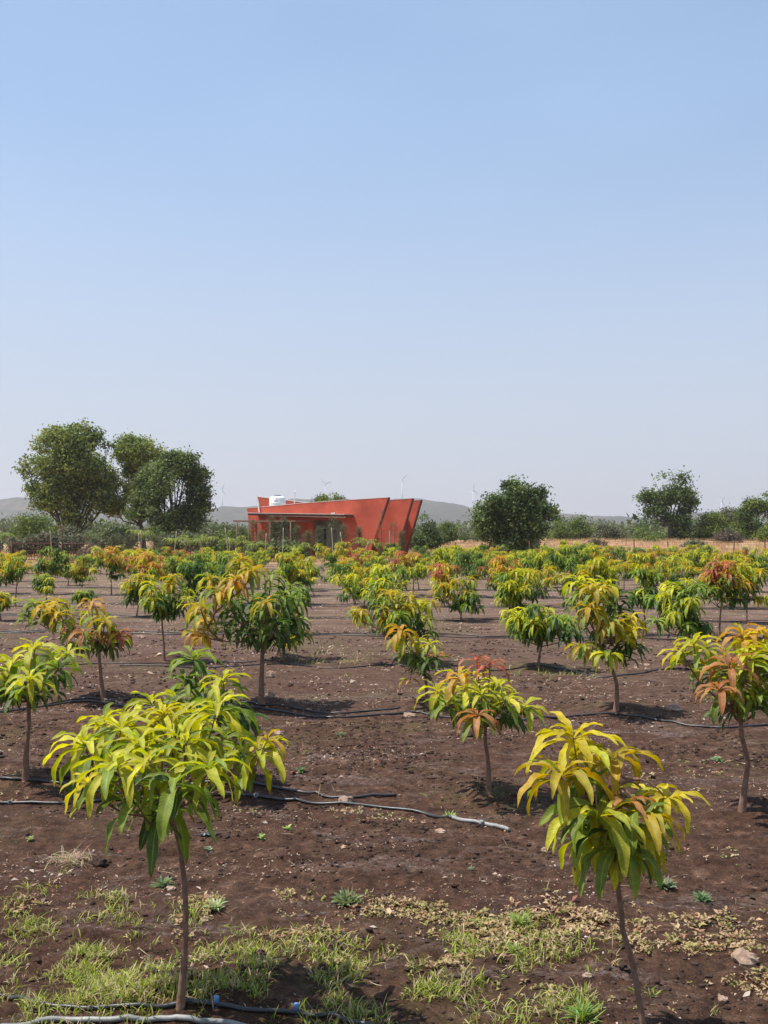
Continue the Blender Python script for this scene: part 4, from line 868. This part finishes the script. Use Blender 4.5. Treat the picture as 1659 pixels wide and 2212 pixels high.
mb = MB(); a_ = hp(805, 330, -.6); mb.box(a_, (.32, .2, .14)); hpart(mb, 'floodlight', M_WHITE)
mb = MB(); a_ = hp(222, 409, -.15); mb.box(a_, (.3, .15, .12)); hpart(mb, 'lamp', M_WHITE)
# tank on the roof
tb = hp(363, 276, 2.6); tb.z = zr + .18; tr_ = .5 * (hp(425, 272, 2.6) - hp(303, 272, 2.6)).length * math.cos(YAW) * 1.0
ttop = hp(363, 192, 2.6).z; hh = ttop - tb.z
tank = empty('water_tank', tb); tag(tank, 'white ribbed plastic water tank on the red house roof', 'water tank')
prof = [(tr_ * .96, 0), (tr_, .04)]
nr_ = 6; zb = .04; seg = hh * .62 / nr_
for k in range(nr_): prof += [(tr_, zb + seg * (k + .25)), (tr_ * 1.035, zb + seg * (k + .5)), (tr_ * 1.035, zb + seg * (k + .7)), (tr_, zb + seg * (k + .95))]
prof += [(tr_, hh * .86), (tr_ * .97, hh * .90), (tr_ * .75, hh * .97), (tr_ * .45, hh)]
mb = MB(); mb.lathe((0, 0, 0), prof, 32); mb.build('tank_body', M_TANK, tank, True)
mb = MB(); mb.lathe((0, 0, hh), [(tr_ * .42, 0), (tr_ * .42, .07), (tr_ * .36, .1), (0.02, .11)], 24); mb.build('lid', M_BLUE, tank, True)
mb = MB(); mb.box((-.08, -tr_ * 1.045, hh * .72), (.32, .02, .07)); mb.box((-.02, -tr_ * 1.045, hh * .84), (.05, .02, .10)); mb.build('printed_mark', M_BLUE, tank)
# pergola to the left of the house
pg0 = hp(8, 398, -3.5); pg1 = hp(505, 398, -3.5); pg = empty('pergola', Vector((pg0.x, pg0.y, 0))); tag(pg, 'thin flat-roofed timber pergola in front of the red house, at its left end', 'pergola'); PO = pg.location.copy()
mb = MB(); mb.prism([pg0 - PO, pg1 - PO, pg1 - PO + Vector((0, 0, .14)), pg0 - PO + Vector((0, 0, .14))], NB * 3.0); mb.build('roof', M_WOOD, pg)
for zx in (40, 135, 305, 468):
    p_ = hp(zx, 400, -3.45) - PO; mb = MB(); mb.tube([Vector((p_.x, p_.y, -.1)), p_], .07, 8); mb.build('post', M_WOOD, pg, True)
for zx in (40, 305):
    p_ = hp(zx, 400, -3.45) - PO + NB * 2.8; mb = MB(); mb.tube([Vector((p_.x, p_.y, -.1)), Vector((p_.x, p_.y, p_.z))], .07, 8); mb.build('post', M_WOOD, pg, True)

# ------------------------------------------------------------------ trees
def foliage_mesh(name, cents, rads, n, size, cols, seed, parent, up=.5, aspect=.5, clump=60, light=.35, material=None, cavt=-.17):
    """many leaf-sized faces in clumps spread through a set of ellipsoids"""
    rg = np.random.default_rng(seed); cents = np.array(cents, float); rads = np.array(rads, float)
    vol = rads.prod(1) ** .75; pr = vol / vol.sum(); nc = max(3, n // clump)
    li = rg.choice(len(cents), nc, p=pr); d = rg.normal(size=(nc, 3)); d /= np.linalg.norm(d, axis=1)[:, None]; rr = rg.random(nc) ** .38
    C = cents[li] + d * rads[li] * rr[:, None]
    # drop clumps in random cavities
    cav = fbm(C[:, 0] * .62 + C[:, 1] * .3, C[:, 2] * .62 + C[:, 1] * .2, seed, 2); keep = cav > (cavt if clump > 30 else -.3); C, d = C[keep], d[keep]; nc = len(C)
    ck = rg.integers(0, len(cols), nc); cv = rg.uniform(1 - light, 1 + light, nc)
    idx = np.repeat(np.arange(nc), clump); m = len(idx); sp = (rads[li[keep]].mean(1) * .10 + size * .95)[idx]
    P = C[idx] + rg.normal(size=(m, 3)) * sp[:, None] * np.array([1, 1, .7])
    nrm = rg.normal(size=(m, 3)) + d[idx] * .6 + np.array([0, 0, up]); nrm /= np.linalg.norm(nrm, axis=1)[:, None]
    t = np.cross(nrm, rg.normal(size=(m, 3))); t /= np.linalg.norm(t, axis=1)[:, None]; b = np.cross(nrm, t); s = size * rg.uniform(.6, 1.35, m)[:, None]
    V = np.stack([P - t * s * .5, P - b * s * aspect * .5 + nrm * s * .06, P + t * s * .5, P + b * s * aspect * .5 + nrm * s * .06], 1).reshape(-1, 3)
    c = np.array(cols)[ck[idx]] * cv[idx][:, None] * rg.uniform(.8, 1.2, m)[:, None]; c = np.repeat(c, 4, 0)
    Fq = np.arange(4 * m).reshape(-1, 4)
    return new_mesh(name, V, Fq, material or M_TREELEAF, parent, False, np.clip(c, 0, 1))

def big_tree(name, bx, by, Y, lobes, n, size, cols, label, seed, trunk=.22, group=None, cat='tree', dy=1.0, limbs=True, trunk_top=None, branch_px=None, **kw):
    b = AT(bx, by, Y); b.z = hz(b.x, b.y) - .05; rng = random.Random(seed); s = Y / F
    root = empty(name, b); tag(root, label, cat, group)
    cents = []; rads = []
    for l in lobes:
        p = AT(l[0], l[1], Y + rng.uniform(-1, 1) * (l[2] * s) * .8 * dy) - b; r_ = l[2] * s; rads.append((r_, r_ * .95, (l[3] if len(l) > 3 else l[2] * .85) * s)); cents.append(tuple(p))
    mb = MB(); zs = sorted(c[2] for c in cents); tt = trunk_top * s if trunk_top else max(.4, zs[0] * .75)
    top = Vector((np.mean([c[0] for c in cents]) * .35, 0, tt)); pp, rr = spline([(0, 0, -.2), top * .5 + Vector((rng.uniform(-.1, .1), 0, 0)), top], [trunk * 1.25, trunk, trunk * .8], 4, trunk * .1, rng); mb.tube(pp, rr, 9)
    if limbs:
        for c in cents:
            c = Vector(c); mid = top * .45 + c * .5 + Vector((rng.uniform(-.3, .3), rng.uniform(-.3, .3), -.08 * c.z)); pp, rr = spline([top, mid, top.lerp(c, .88)], [trunk * .42, trunk * .22, trunk * .07], 4, trunk * .12, rng); mb.tube(pp, rr, 6)
            for _ in range(2):
                e_ = c + Vector((rng.uniform(-1, 1), rng.uniform(-1, 1), rng.uniform(-.2, 1))) * (c - mid).length * .18; pp, rr = spline([mid, (mid + e_) / 2 + Vector((0, 0, .1)), e_], [trunk * .22, trunk * .14, trunk * .05], 3); mb.tube(pp, rr, 5)
    mb.build('trunk', M_BIGBARK, root, True)
    foliage_mesh('crown', cents, rads, n, size, cols, seed, root, **kw)
    return root
OLIVE = [(.21, .25, .055), (.145, .195, .052), (.27, .29, .07), (.10, .14, .04)]
DEEP = [(.07, .105, .03), (.10, .15, .042), (.145, .19, .055), (.05, .078, .026)]
YEL = [(.20, .24, .045), (.15, .19, .04), (.11, .15, .035)]
DULL = [(.14, .16, .085), (.11, .13, .07), (.17, .165, .10)]
BROWN = [(.13, .10, .07), (.10, .085, .06), (.15, .12, .09)]
big_tree('neem_tree', 165, 1192, 118, [(150, 955, 42), (112, 962, 30), (188, 958, 28), (84, 1008, 34), (72, 1050, 26), (142, 1005, 48), (195, 1005, 36), (158, 1055, 48), (108, 1078, 32), (200, 1078, 34), (168, 1112, 32), (100, 1040, 30), (118, 935, 14), (205, 940, 14), (228, 965, 9), (225, 1040, 20), (175, 925, 14), (60, 1020, 12), (235, 1080, 18), (150, 1135, 20)],
         46000, .38, OLIVE, 'tallest olive-green tree at the left, with a ragged domed crown', 31, .42, 'big trees behind the gates', trunk_top=38, clump=40, light=.4, cavt=-.06)
big_tree('neem_tree', 312, 1192, 121, [(285, 968, 30), (322, 975, 30), (262, 985, 16), (300, 1005, 28), (275, 1030, 22), (262, 1075, 18), (300, 1065, 24), (255, 1100, 16), (290, 960, 14), (345, 985, 16), (320, 1050, 24), (245, 1050, 18), (335, 1005, 26), (250, 1015, 20), (342, 975, 16), (310, 990, 26), (262, 1040, 22), (240, 1095, 18)],
         32000, .34, OLIVE[:3], 'loose pale olive tree between the two large left trees', 32, .28, 'big trees behind the gates', trunk_top=60, clump=36, light=.3, cavt=-.12)
big_tree('round_tree', 372, 1195, 112, [(350, 1005, 34), (392, 1008, 34), (425, 1028, 22), (370, 1048, 46), (420, 1065, 32), (332, 1080, 42), (392, 1108, 40), (345, 1120, 36), (300, 1105, 26), (440, 1058, 12), (438, 1095, 14), (318, 1040, 26), (366, 982, 14), (405, 990, 14), (415, 1130, 24), (360, 1150, 30)],
         44000, .34, DEEP + [(.16, .20, .06), (.17, .21, .06)], 'dense dark green round-crowned tree third from the left', 33, .36, 'big trees behind the gates', trunk_top=22, clump=38, light=.45, cavt=-.1)
big_tree('dark_tree', 1105, 1203, 98, [(1110, 1062, 26), (1150, 1060, 22), (1070, 1085, 30), (1120, 1100, 40), (1160, 1100, 24), (1040, 1105, 18), (1060, 1130, 30), (1100, 1150, 42), (1150, 1140, 26), (1185, 1105, 14), (1095, 1180, 34), (1135, 1175, 28), (1130, 1045, 14), (1095, 1048, 10), (1062, 1160, 22), (1190, 1112, 8), (1090, 1200, 24), (1165, 1065, 14)],
         44000, .30, DEEP, 'dark bushy tree with ragged top standing alone right of the red house', 43, .3, trunk_top=30, clump=40, light=.4, cavt=-.11)
big_tree('umbrella_tree', 1447, 1180, 150, [(1440, 1045, 28), (1470, 1040, 24), (1410, 1062, 22), (1445, 1075, 34), (1480, 1070, 22), (1395, 1075, 14), (1408, 1110, 20), (1440, 1105, 22), (1478, 1105, 18), (1425, 1135, 18), (1465, 1135, 22), (1455, 1155, 22), (1420, 1045, 12), (1490, 1085, 14), (1462, 1030, 10), (1480, 1140, 12)],
         30000, .40, DEEP + [(.12, .17, .05)], 'tall spreading tree standing above the scrub at the right', 35, .35, trunk_top=40, clump=34, light=.3, cavt=0.02)
G2 = 'scrub trees along the field edge'
shr = [(70, 1190, 140, [(70, 1135, 34), (105, 1145, 26), (45, 1150, 22), (90, 1165, 30)], YEL + DEEP[1:3], 'mid-green bushy tree behind the left gate', 6000),
       (5, 1192, 125, [(0, 1150, 22), (-10, 1170, 24), (8, 1130, 12)], DULL, 'greyish bush cut by the left edge', 2600),
       (145, 1192, 108, [(145, 1155, 20), (125, 1165, 16), (160, 1172, 16)], BROWN + DULL, 'pale brown half-bare shrub between the gates', 2200),
       (240, 1195, 135, [(225, 1160, 28), (255, 1165, 26), (240, 1150, 20)], DULL + DEEP[:2], 'dull green scrub behind the right gate', 4000),
       (100, 1196, 97, [(70, 1178, 18), (100, 1172, 20), (135, 1180, 18), (175, 1176, 20), (40, 1184, 14)], BROWN + DULL + DEEP[:1], 'brown-green scrub directly behind both gates', 4200),
       (1290, 1186, 118, [(1285, 1178, 8), (1300, 1180, 7)], BROWN + DULL, 'tiny scrub bush in the dry grass beyond the fence', 500),
       (1500, 1186, 116, [(1495, 1180, 9), (1512, 1181, 8), (1482, 1183, 6)], DULL, 'tiny grey-green bush in the dry grass below the yellow-green tree', 700),
       (262, 1196, 98, [(248, 1160, 22), (280, 1165, 24), (265, 1150, 16), (225, 1175, 16)], DULL + DEEP[:2], 'dusty green thicket directly right of the right gate', 4200),
       (345, 1198, 100, [(325, 1168, 24), (360, 1172, 22), (390, 1170, 22), (340, 1155, 14)], DEEP[:3] + DULL, 'shaded undergrowth thicket at the foot of the round tree', 4200),
       (440, 1198, 99, [(425, 1168, 22), (460, 1172, 24), (485, 1170, 18), (445, 1150, 12)], DULL + YEL[1:], 'dusty thicket behind the palms, left of the pergola', 4000),
       (530, 1198, 97, [(515, 1170, 20), (545, 1176, 18), (500, 1180, 14)], YEL[1:] + DEEP[1:3], 'green bush beneath the left end of the pergola', 2600),
       (600, 1199, 81, [(585, 1188, 12), (615, 1186, 13), (560, 1189, 12), (640, 1190, 11)], DULL + YEL[1:], 'low dusty bush in front of the red house, left of the porch', 2600),
       (480, 1190, 140, [(460, 1160, 30), (500, 1155, 26), (485, 1165, 30), (435, 1170, 22)], DEEP[:3] + DULL, 'grey-green thicket left of the pergola', 5500),
       (710, 1190, 128, [(700, 1080, 12), (722, 1072, 12), (690, 1082, 8), (735, 1080, 8), (710, 1095, 26), (712, 1130, 30)], YEL, 'green tree top showing over the red house roof', 3500),
       (915, 1192, 112, [(915, 1140, 22), (905, 1160, 22), (930, 1165, 20), (912, 1125, 12), (900, 1175, 16)], DEEP + DULL[:1], 'rounded green bush touching the right end of the red house', 5000),
       (966, 1185, 150, [(966, 1142, 12), (972, 1155, 16), (955, 1165, 14)], DEEP[1:3] + YEL[2:], 'small pointed green bush between the house and the dark tree', 2200),
       (1000, 1184, 160, [(1000, 1163, 22), (1030, 1165, 16)], DULL + YEL[2:], 'low olive scrub left of the dark tree', 1800),
       (1235, 1188, 155, [(1215, 1135, 26), (1250, 1140, 28), (1235, 1158, 36), (1205, 1165, 22), (1268, 1160, 18)], DEEP[1:3] + YEL[1:], 'green leafy tree right behind the dark tree', 7000),
       (1312, 1186, 165, [(1305, 1152, 22), (1325, 1158, 24), (1290, 1168, 20), (1345, 1168, 16)], DULL, 'grey-green rounded bush right of the leafy tree', 4000),
       (1395, 1186, 148, [(1390, 1155, 20), (1410, 1162, 22), (1378, 1168, 14)], DEEP[1:3] + YEL[2:], 'dark green bush at the foot of the tall spreading tree', 3500),
       (1405, 1188, 138, [(1404, 1172, 12), (1415, 1177, 10)], YEL, 'small yellow-green bush in the dry grass', 900),
       (1545, 1184, 150, [(1540, 1130, 28), (1520, 1145, 24), (1560, 1145, 26), (1535, 1165, 28), (1508, 1160, 14)], YEL, 'bright yellow-green tree right of the tall spreading tree', 6500),
       (1585, 1182, 160, [(1575, 1115, 20), (1590, 1130, 28), (1600, 1155, 24)], BROWN + DULL, 'brownish half-bare tree behind the yellow-green one', 4500),
       (1628, 1186, 145, [(1622, 1090, 18), (1640, 1095, 20), (1612, 1115, 22), (1640, 1130, 28), (1610, 1145, 26), (1655, 1110, 22), (1608, 1080, 8), (1652, 1075, 9)], DEEP[1:] + YEL[:1], 'ragged dark green tree at the right edge', 8000),
       (1655, 1188, 135, [(1652, 1150, 18), (1665, 1165, 20), (1672, 1140, 16)], YEL, 'lime-green bush at the right edge below the ragged tree', 3000),
       (1480, 1184, 155, [(1475, 1165, 20), (1500, 1168, 16)], DULL + DEEP[:1], 'dull low scrub right of the tall tree trunk', 2400),
       (1570, 1190, 132, [(1568, 1165, 20), (1590, 1170, 16)], BROWN, 'leafless brown shrub in the dry grass', 1500)]
for i, (bx, by, Y, lb, cl, lab, n) in enumerate(shr):
    big_tree('bush' if ('bush' in lab or 'scrub' in lab or 'shrub' in lab or 'thicket' in lab) else 'tree', bx, by, Y, lb, int(n * 2.2), .30, cl, lab, 50 + i, .12, G2, clump=36, light=.3, cat='bush' if ('bush' in lab or 'scrub' in lab or 'shrub' in lab or 'thicket' in lab) else 'tree')
# far-off tree line reading as one mass
rg = np.random.default_rng(9); cs = []; rs = []
for _ in range(460):
    Y = rg.uniform(190, 560); x = rg.uniform(-.46, .46) * Y; r_ = rg.uniform(2.0, 4.4) * (.42 + Y / 1200); cs.append((x, Y, r_ * rg.uniform(.6, 1.1))); rs.append((r_ * 1.5, r_ * 1.3, r_))
o = foliage_mesh('far_woodland', cs, rs, 110000, 1.1, DEEP + DULL + [(.08, .10, .04)], 10, None, clump=30); tag(o, 'hazy band of distant scrub woodland below the hills', 'woodland', kind='stuff')

# feathery saplings and palms in front of the house
def feather(px, py_top, Y, label, seed, wpx=18, dens=1.0, cols=DULL + DEEP[:2]):
    p = AT(px, 1195, Y); p.z = hz(p.x, p.y); s = Y / F; hgt = AT(px, py_top, Y).z - p.z; rng = random.Random(seed); root = empty('casuarina_sapling', p); tag(root, label, 'sapling', 'feathery saplings in front of the red house')
    mb = MB(); top = Vector((rng.uniform(-.2, .2), 0, hgt)); mb.tube([(0, 0, -.1), top * .5, top], [.035, .022, .008], 6); lv = Leaves()
    for k in range(int(62 * dens)):
        z = hgt * (.16 + .82 * rng.random() ** .9); w = wpx * s * 1.55 * (1.1 - z / hgt) ** .6; a_ = rng.random() * 6.28; e_ = Vector((math.cos(a_) * w * rng.uniform(.4, 1), math.sin(a_) * w * rng.uniform(.4, 1), z + .25 * w + rng.uniform(0, .3))); b_ = top * (z / hgt)
        mb.tube([b_, e_], [.008, .004], 3, False)
        for _ in range(9):
            q = b_.lerp(e_, rng.uniform(.25, 1.05)); c = rng.choice(cols); v = rng.uniform(.7, 1.2); lv.add(q, rng.random() * 6.28, rng.uniform(-.5, 1.2), rng.uniform(.2, 1.2), rng.uniform(.15, .42), .014, [c[0] * v, c[1] * v, c[2] * v])
    mb.build('trunk', M_BIGBARK, root, True); lv.build('foliage', 2, M_TREELEAF, root, seed)
def palm(px, py_top, Y, label, seed, cols=YEL, size=1.0):
    p = AT(px, 1198, Y); p.z = hz(p.x, p.y); hgt = AT(px, py_top, Y).z - p.z; rng = random.Random(seed); root = empty('young_palm', p); tag(root, label, 'palm', 'young palms behind the orchard')
    mb = MB(); mb.tube([(0, 0, -.1), (rng.uniform(-.1, .1), 0, hgt * .55)], [.05, .035], 7); c0_ = Vector((0, 0, hgt * .52)); lv = Leaves(); mf = MB()
    for k in range(9):
        a_ = k * 2.4 + rng.uniform(-.2, .2); e_ = rng.uniform(.6, 1.25); L_ = rng.uniform(1.1, 1.6) * size; pts_ = []; q = c0_.copy()
        for i in range(8):
            pts_.append(q.copy()); q = q + Vector((math.cos(e_) * math.cos(a_), math.cos(e_) * math.sin(a_), math.sin(e_))) * L_ / 7; e_ -= .30
        mf.tube(pts_, [.016, .014, .012, .011, .010, .008, .006, .004], 4, False)
        for i in range(1, 8):
            for sgn in (-1, 1):
                for h_ in (0, .5):
                    c = rng.choice(cols); v = rng.uniform(1.0, 2.0); lv.add(pts_[i - 1].lerp(pts_[i], h_), a_ + sgn * 1.05, .1, 1.4, L_ * .26, .035, [c[0] * v, c[1] * v, c[2] * v * .8])
    mb.build('trunk', M_BIGBARK, root, True); lv.build('fronds', 3, M_TREELEAF, root, seed); mf.build('frond_stems', M_TWIG, root, True)
fe = [(548, 1125, 84, 'feathery sapling before the left corner of the red house', 20), (585, 1118, 86, 'dense feathery sapling under the canopy, left', 24), (612, 1122, 83, 'feathery sapling in front of the barred window', 22), (642, 1138, 82, 'short feathery sapling before the middle red pier', 16),
      (690, 1140, 84, 'feathery sapling left of the bright porch opening', 16), (722, 1120, 83, 'dark feathery sapling across the porch opening', 22), (742, 1135, 82, 'feathery sapling at the right of the porch', 16), (775, 1142, 84, 'feathery sapling past the end of the canopy', 16),
      (822, 1100, 80, 'tall thin feathery sapling before the first fin wall', 14), (842, 1120, 82, 'slender sapling between the fin walls', 10), (855, 1132, 82, 'smallest slender sapling before the second fin wall', 9), (868, 1150, 84, 'dark sapling in the shade of the last fin', 12),
      (248, 1160, 88, 'feathery sapling right of the right gate', 26), (275, 1158, 90, 'wide feathery sapling behind the pale canes', 28), (335, 1162, 90, 'grey feathery sapling below the round tree', 24), (520, 1140, 86, 'feathery sapling beside the pergola post', 20), (1160, 1168, 92, 'wispy sapling at the right foot of the dark tree', 16), (1352, 1140, 120, 'thin bare sapling in the dry field', 12), (565, 1150, 82, 'low feathery sapling between the pergola posts', 20), (665, 1150, 80, 'low feathery sapling in front of the porch', 18), (205, 1165, 90, 'feathery sapling growing through the right gate', 18)]
for i, (x, yt, Y, lab, w) in enumerate(fe): feather(x, yt, Y, lab, 400 + i, w, dens=.45 if ('thin' in lab or 'slender' in lab or 'wispy' in lab) else 2.2)
pl = [(305, 1112, 92, 'tallest young palm with arching fronds behind the canes'), (376, 1135, 88, 'yellow-green palm leaning right of the tall one'), (412, 1140, 86, 'dull young palm left of the pergola scrub'), (442, 1132, 87, 'bright yellow-fronded palm between the canes'), (505, 1140, 85, 'palm just left of the pergola'), (548, 1150, 80, 'palm under the pergola roof'), (640, 1165, 79, 'small yellowish palm in front of the porch'), (790, 1142, 82, 'palm before the first fin wall'),
      (2, 1118, 96, 'palm with hanging dark fronds at the left edge'), (95, 1158, 100, 'small palm behind the left gate')]
for i, (x, yt, Y, lab) in enumerate(pl): palm(x, yt, Y, lab, 450 + i, YEL if i not in (2, 8) else DEEP[1:3], 1.1)
# canes / stakes
st = [(299, 1150, 301, 1200), (304, 1146, 305, 1205), (381, 1148, 375, 1198), (486, 1140, 492, 1200), (494, 1160, 496, 1205), (612, 1140, 610, 1190), (575, 1152, 572, 1185), (716, 1140, 718, 1188), (735, 1150, 742, 1200), (796, 1170, 785, 1195), (842, 1145, 841, 1190), (108, 1146, 110, 1180)]
labs = ['pale cane at the very left of the pair before the tall palm', 'taller cane of the pair before the tall palm', 'slightly tilted cane under the yellow-green palm', 'tilted pale cane left of the pergola', 'short cane beside the tilted one', 'thin cane before the barred window', 'short cane below the pergola roof', 'brown cane across the porch opening', 'long leaning cane at the porch opening', 'strongly slanted cane before the first fin wall', 'upright thin cane before the second fin wall', 'pale pointed cane at the left gate']
for (x0, y0, x1, y1), lab in zip(st, labs):
    Y = 80.0; p0 = AT(x0, y0, Y); p1 = AT(x1, y1, Y); p1 = p0 + (p1 - p0) * ((p0.z + .1) / max(.3, p0.z - p1.z)); b = Vector((p1.x, p1.y, 0)); mb = MB(); pp, rr = spline([p1 - b, (p0 + p1) / 2 - b + Vector((.03, 0, 0)), p0 - b], [.035, .03, .022], 3); mb.tube(pp, rr, 6)
    o = mb.build('cane_stake', M_CANE, None, True); o.location = b; tag(o, lab, 'stake', 'canes propping the young plants')

# ------------------------------------------------------------------ gates, fence, soil heap
def gate(x0, x1, yt, yb, Y, nb, rails, label, open_=0.0):
    a_ = AT(x0, yt, Y); b_ = AT(x1, yt, Y + open_); top = a_.z; bot = .12; root = empty('metal_gate', Vector((a_.x, a_.y, 0))); O = root.location; tag(root, label, 'gate', 'rusty gates at the left'); ux = Vector((b_.x - a_.x, b_.y - a_.y, 0)); w = ux.length; ux.normalize()
    mb = MB()
    for z in (top, bot): mb.tube([Vector((0, 0, z)), ux * w + Vector((0, 0, z))], .045, 6)
    for t in (0, w): mb.tube([ux * t + Vector((0, 0, bot)), ux * t + Vector((0, 0, top))], .05, 6)
    mb.build('gate_frame', M_RUST, root, False)
    for k in range(1, nb): mb = MB(); mb.tube([ux * (w * k / nb) + Vector((0, 0, bot)), ux * (w * k / nb) + Vector((0, 0, top))], .024, 5); mb.build('bar', M_RUST, root, False)
    for f_ in rails: mb = MB(); mb.tube([ux * .02 + Vector((0, -.03, bot + (top - bot) * f_)), ux * (w - .02) + Vector((0, -.03, bot + (top - bot) * f_))], .026, 5); mb.build('rail', M_RUST, root, False)
    mb = MB(); mb.tube([Vector((-.12, 0, -.1)), Vector((-.12, 0, top + .05))], .07, 8); mb.build('gate_post', M_RUST, root, True)
    return root
gate(29, 109, 1174, 1214, 82, 14, (.55,), 'rusty barred metal gate panel farther to the left')
gate(137, 203, 1175, 1214, 82, 12, (.5,), 'rusty barred metal gate panel beside the soil heap')
def fence(x0, x1, Y0, Y1, step, hgt, label, m=M_RUST, wires=3):
    a_ = AT(x0, 1200, Y0); b_ = AT(x1, 1200, Y1); a_.z = b_.z = 0; n_ = max(2, int((b_ - a_).length / step)); root = empty('wire_fence', a_); tag(root, label, 'fence'); rng = random.Random(int(x0)); tops = []
    for k in range(n_ + 1):
        p_ = (b_ - a_) * (k / n_); z = hz(a_.x + p_.x, a_.y + p_.y); h_ = hgt * rng.uniform(.93, 1.12); mb = MB(); t_ = p_ + Vector((rng.uniform(-.06, .06), 0, z + h_)); mb.tube([p_ + Vector((0, 0, z - .1)), t_], .045, 6); mb.build('post', m, root, True); tops.append((p_, z, t_))
    for w_ in range(wires):
        f_ = .35 + .6 * w_ / max(1, wires - 1); mb = MB(); mb.tube([p.lerp(t, f_) + Vector((0, -.05, z * (1 - f_))) for p, z, t in tops], .008, 4); mb.build('wire', m, root, True)
fence(985, 1720, 76, 84, 2.9, 1.55, 'thin wire fence on rusty posts along the dry field at right')
fence(212, 600, 80, 78, 3.4, 1.5, 'thin wire fence running from the right gate towards the house')
hb = hit(196, 1226); n_ = 30; X, Y = np.meshgrid(np.linspace(-2.2, 2.2, n_), np.linspace(-1.5, 1.5, n_)); rr2 = (X / 2.0) ** 2 + (Y / 1.3) ** 2
Z = 1.25 * np.exp(-rr2 * 1.7) * (1 + .5 * fbm(X * 1.5, Y * 1.5, 4, 3)) + .14 * fbm(X * 4, Y * 4, 5, 3) - .16; i = (np.arange(n_ - 1)[None] + np.arange(n_ - 1)[:, None] * n_).ravel()
hb = AT(196, 1216, 78); hb.z = 0
heap = empty('soil_heap', hb); tag(heap, 'dark heap of dug earth topped with dry grass beside the gate', 'soil heap'); new_mesh('earth', np.stack([X.ravel(), Y.ravel(), Z.ravel()], 1), np.stack([i, i + 1, i + 1 + n_, i + n_], 1), M_CLOD, heap)
lv = Leaves(); rng = random.Random(6)
for k in range(900):
    x, y = rng.gauss(.5, .55), rng.gauss(-.1, .4); z = 1.25 * math.exp(-((x / 2) ** 2 + (y / 1.3) ** 2) * 1.7) - .1; c = rng.choice(STRAW); lv.add((x, y, z), rng.random() * 6.28, rng.uniform(.1, 1.4), rng.uniform(.3, 1.3), rng.uniform(.2, .45), .02, c)
lv.build('dry_tuft', 2, M_GRASS, heap, 6)

# ------------------------------------------------------------------ wind turbines on the ridge
tb_ = [(480, 1060, 1090, 20, 'faint wind turbine left of the red house'), (703, 1046, 1080, 75, 'wind turbine over the middle of the red house'), (869, 1036, 1078, 50, 'tallest wind turbine, just above the first fin wall tip'), (1022, 1060, 1098, 10, 'wind turbine left of the dark ragged tree'),
       (1387, 1090, 1121, 95, 'wind turbine beside the tall spreading tree'), (1558, 1082, 1106, 35, 'wind turbine above the yellow-green tree'), (1653, 1078, 1108, 60, 'wind turbine at the right edge')]
for px, yt, yb, ph, lab in tb_:
    Y = 3860.0; h_ = AT(px, yt, Y); b_ = AT(px, yb + 8, Y); root = empty('wind_turbine', b_); tag(root, lab, 'wind turbine', 'wind turbines along the hill ridge'); top = h_ - b_; mb = MB()
    mb.tube([(0, 0, -20), top], [2.2, 1.4], 10); mb.build('tower', M_TURB, root, True)
    mb = MB(); mb.box(top + Vector((0, 0, 1.5)), (4, 11, 4.2)); mb.build('nacelle', M_TURB, root)
    hub = top + Vector((0, -7, 1.5)); mb = MB(); mb.tube([hub + Vector((0, 2, 0)), hub, hub + Vector((0, -2, 0))], [2.2, 2.0, .6], 10); rt = mb.build('rotor', M_TURB, root, True)
    for k in range(3):
        a_ = R(ph + 120 * k); d = Vector((math.sin(a_), 0, math.cos(a_))); s_ = Vector((math.cos(a_), .25, -math.sin(a_))).normalized(); mb = MB(); L_ = 27.0
        prof = [(0, 1.1), (.12, 2.0), (.5, 1.3), (1, .35)]; vs = []
        for t, w in prof: vs += [hub + d * (1 + L_ * t) - s_ * w, hub + d * (1 + L_ * t) + s_ * w, hub + d * (1 + L_ * t) + s_ * w + Vector((0, .5, 0)), hub + d * (1 + L_ * t) - s_ * w + Vector((0, .5, 0))]
        fs = [(4 * i + j, 4 * i + (j + 1) % 4, 4 * i + 4 + (j + 1) % 4, 4 * i + 4 + j) for i in range(3) for j in range(4)] + [(3, 2, 1, 0), (12, 13, 14, 15)]; mb.add(vs, fs); mb.build('blade', M_TURB, rt)

# ------------------------------------------------------------------ haze
m, n, out = mat('haze_air'); v = N(n, 'VolumePrincipled'); v.inputs['Density'].default_value = 0.00016; v.inputs['Color'].default_value = (.97, .93, .93, 1); v.inputs['Anisotropy'].default_value = .25
n.links.new(v.outputs[0], out.inputs['Volume'])
mb = MB(); mb.box((0, 5000, 130), (15600, 10400, 270)); o = mb.build('haze', m); tag(o, 'thin dusty haze over the fields and hills', 'haze', kind='stuff')
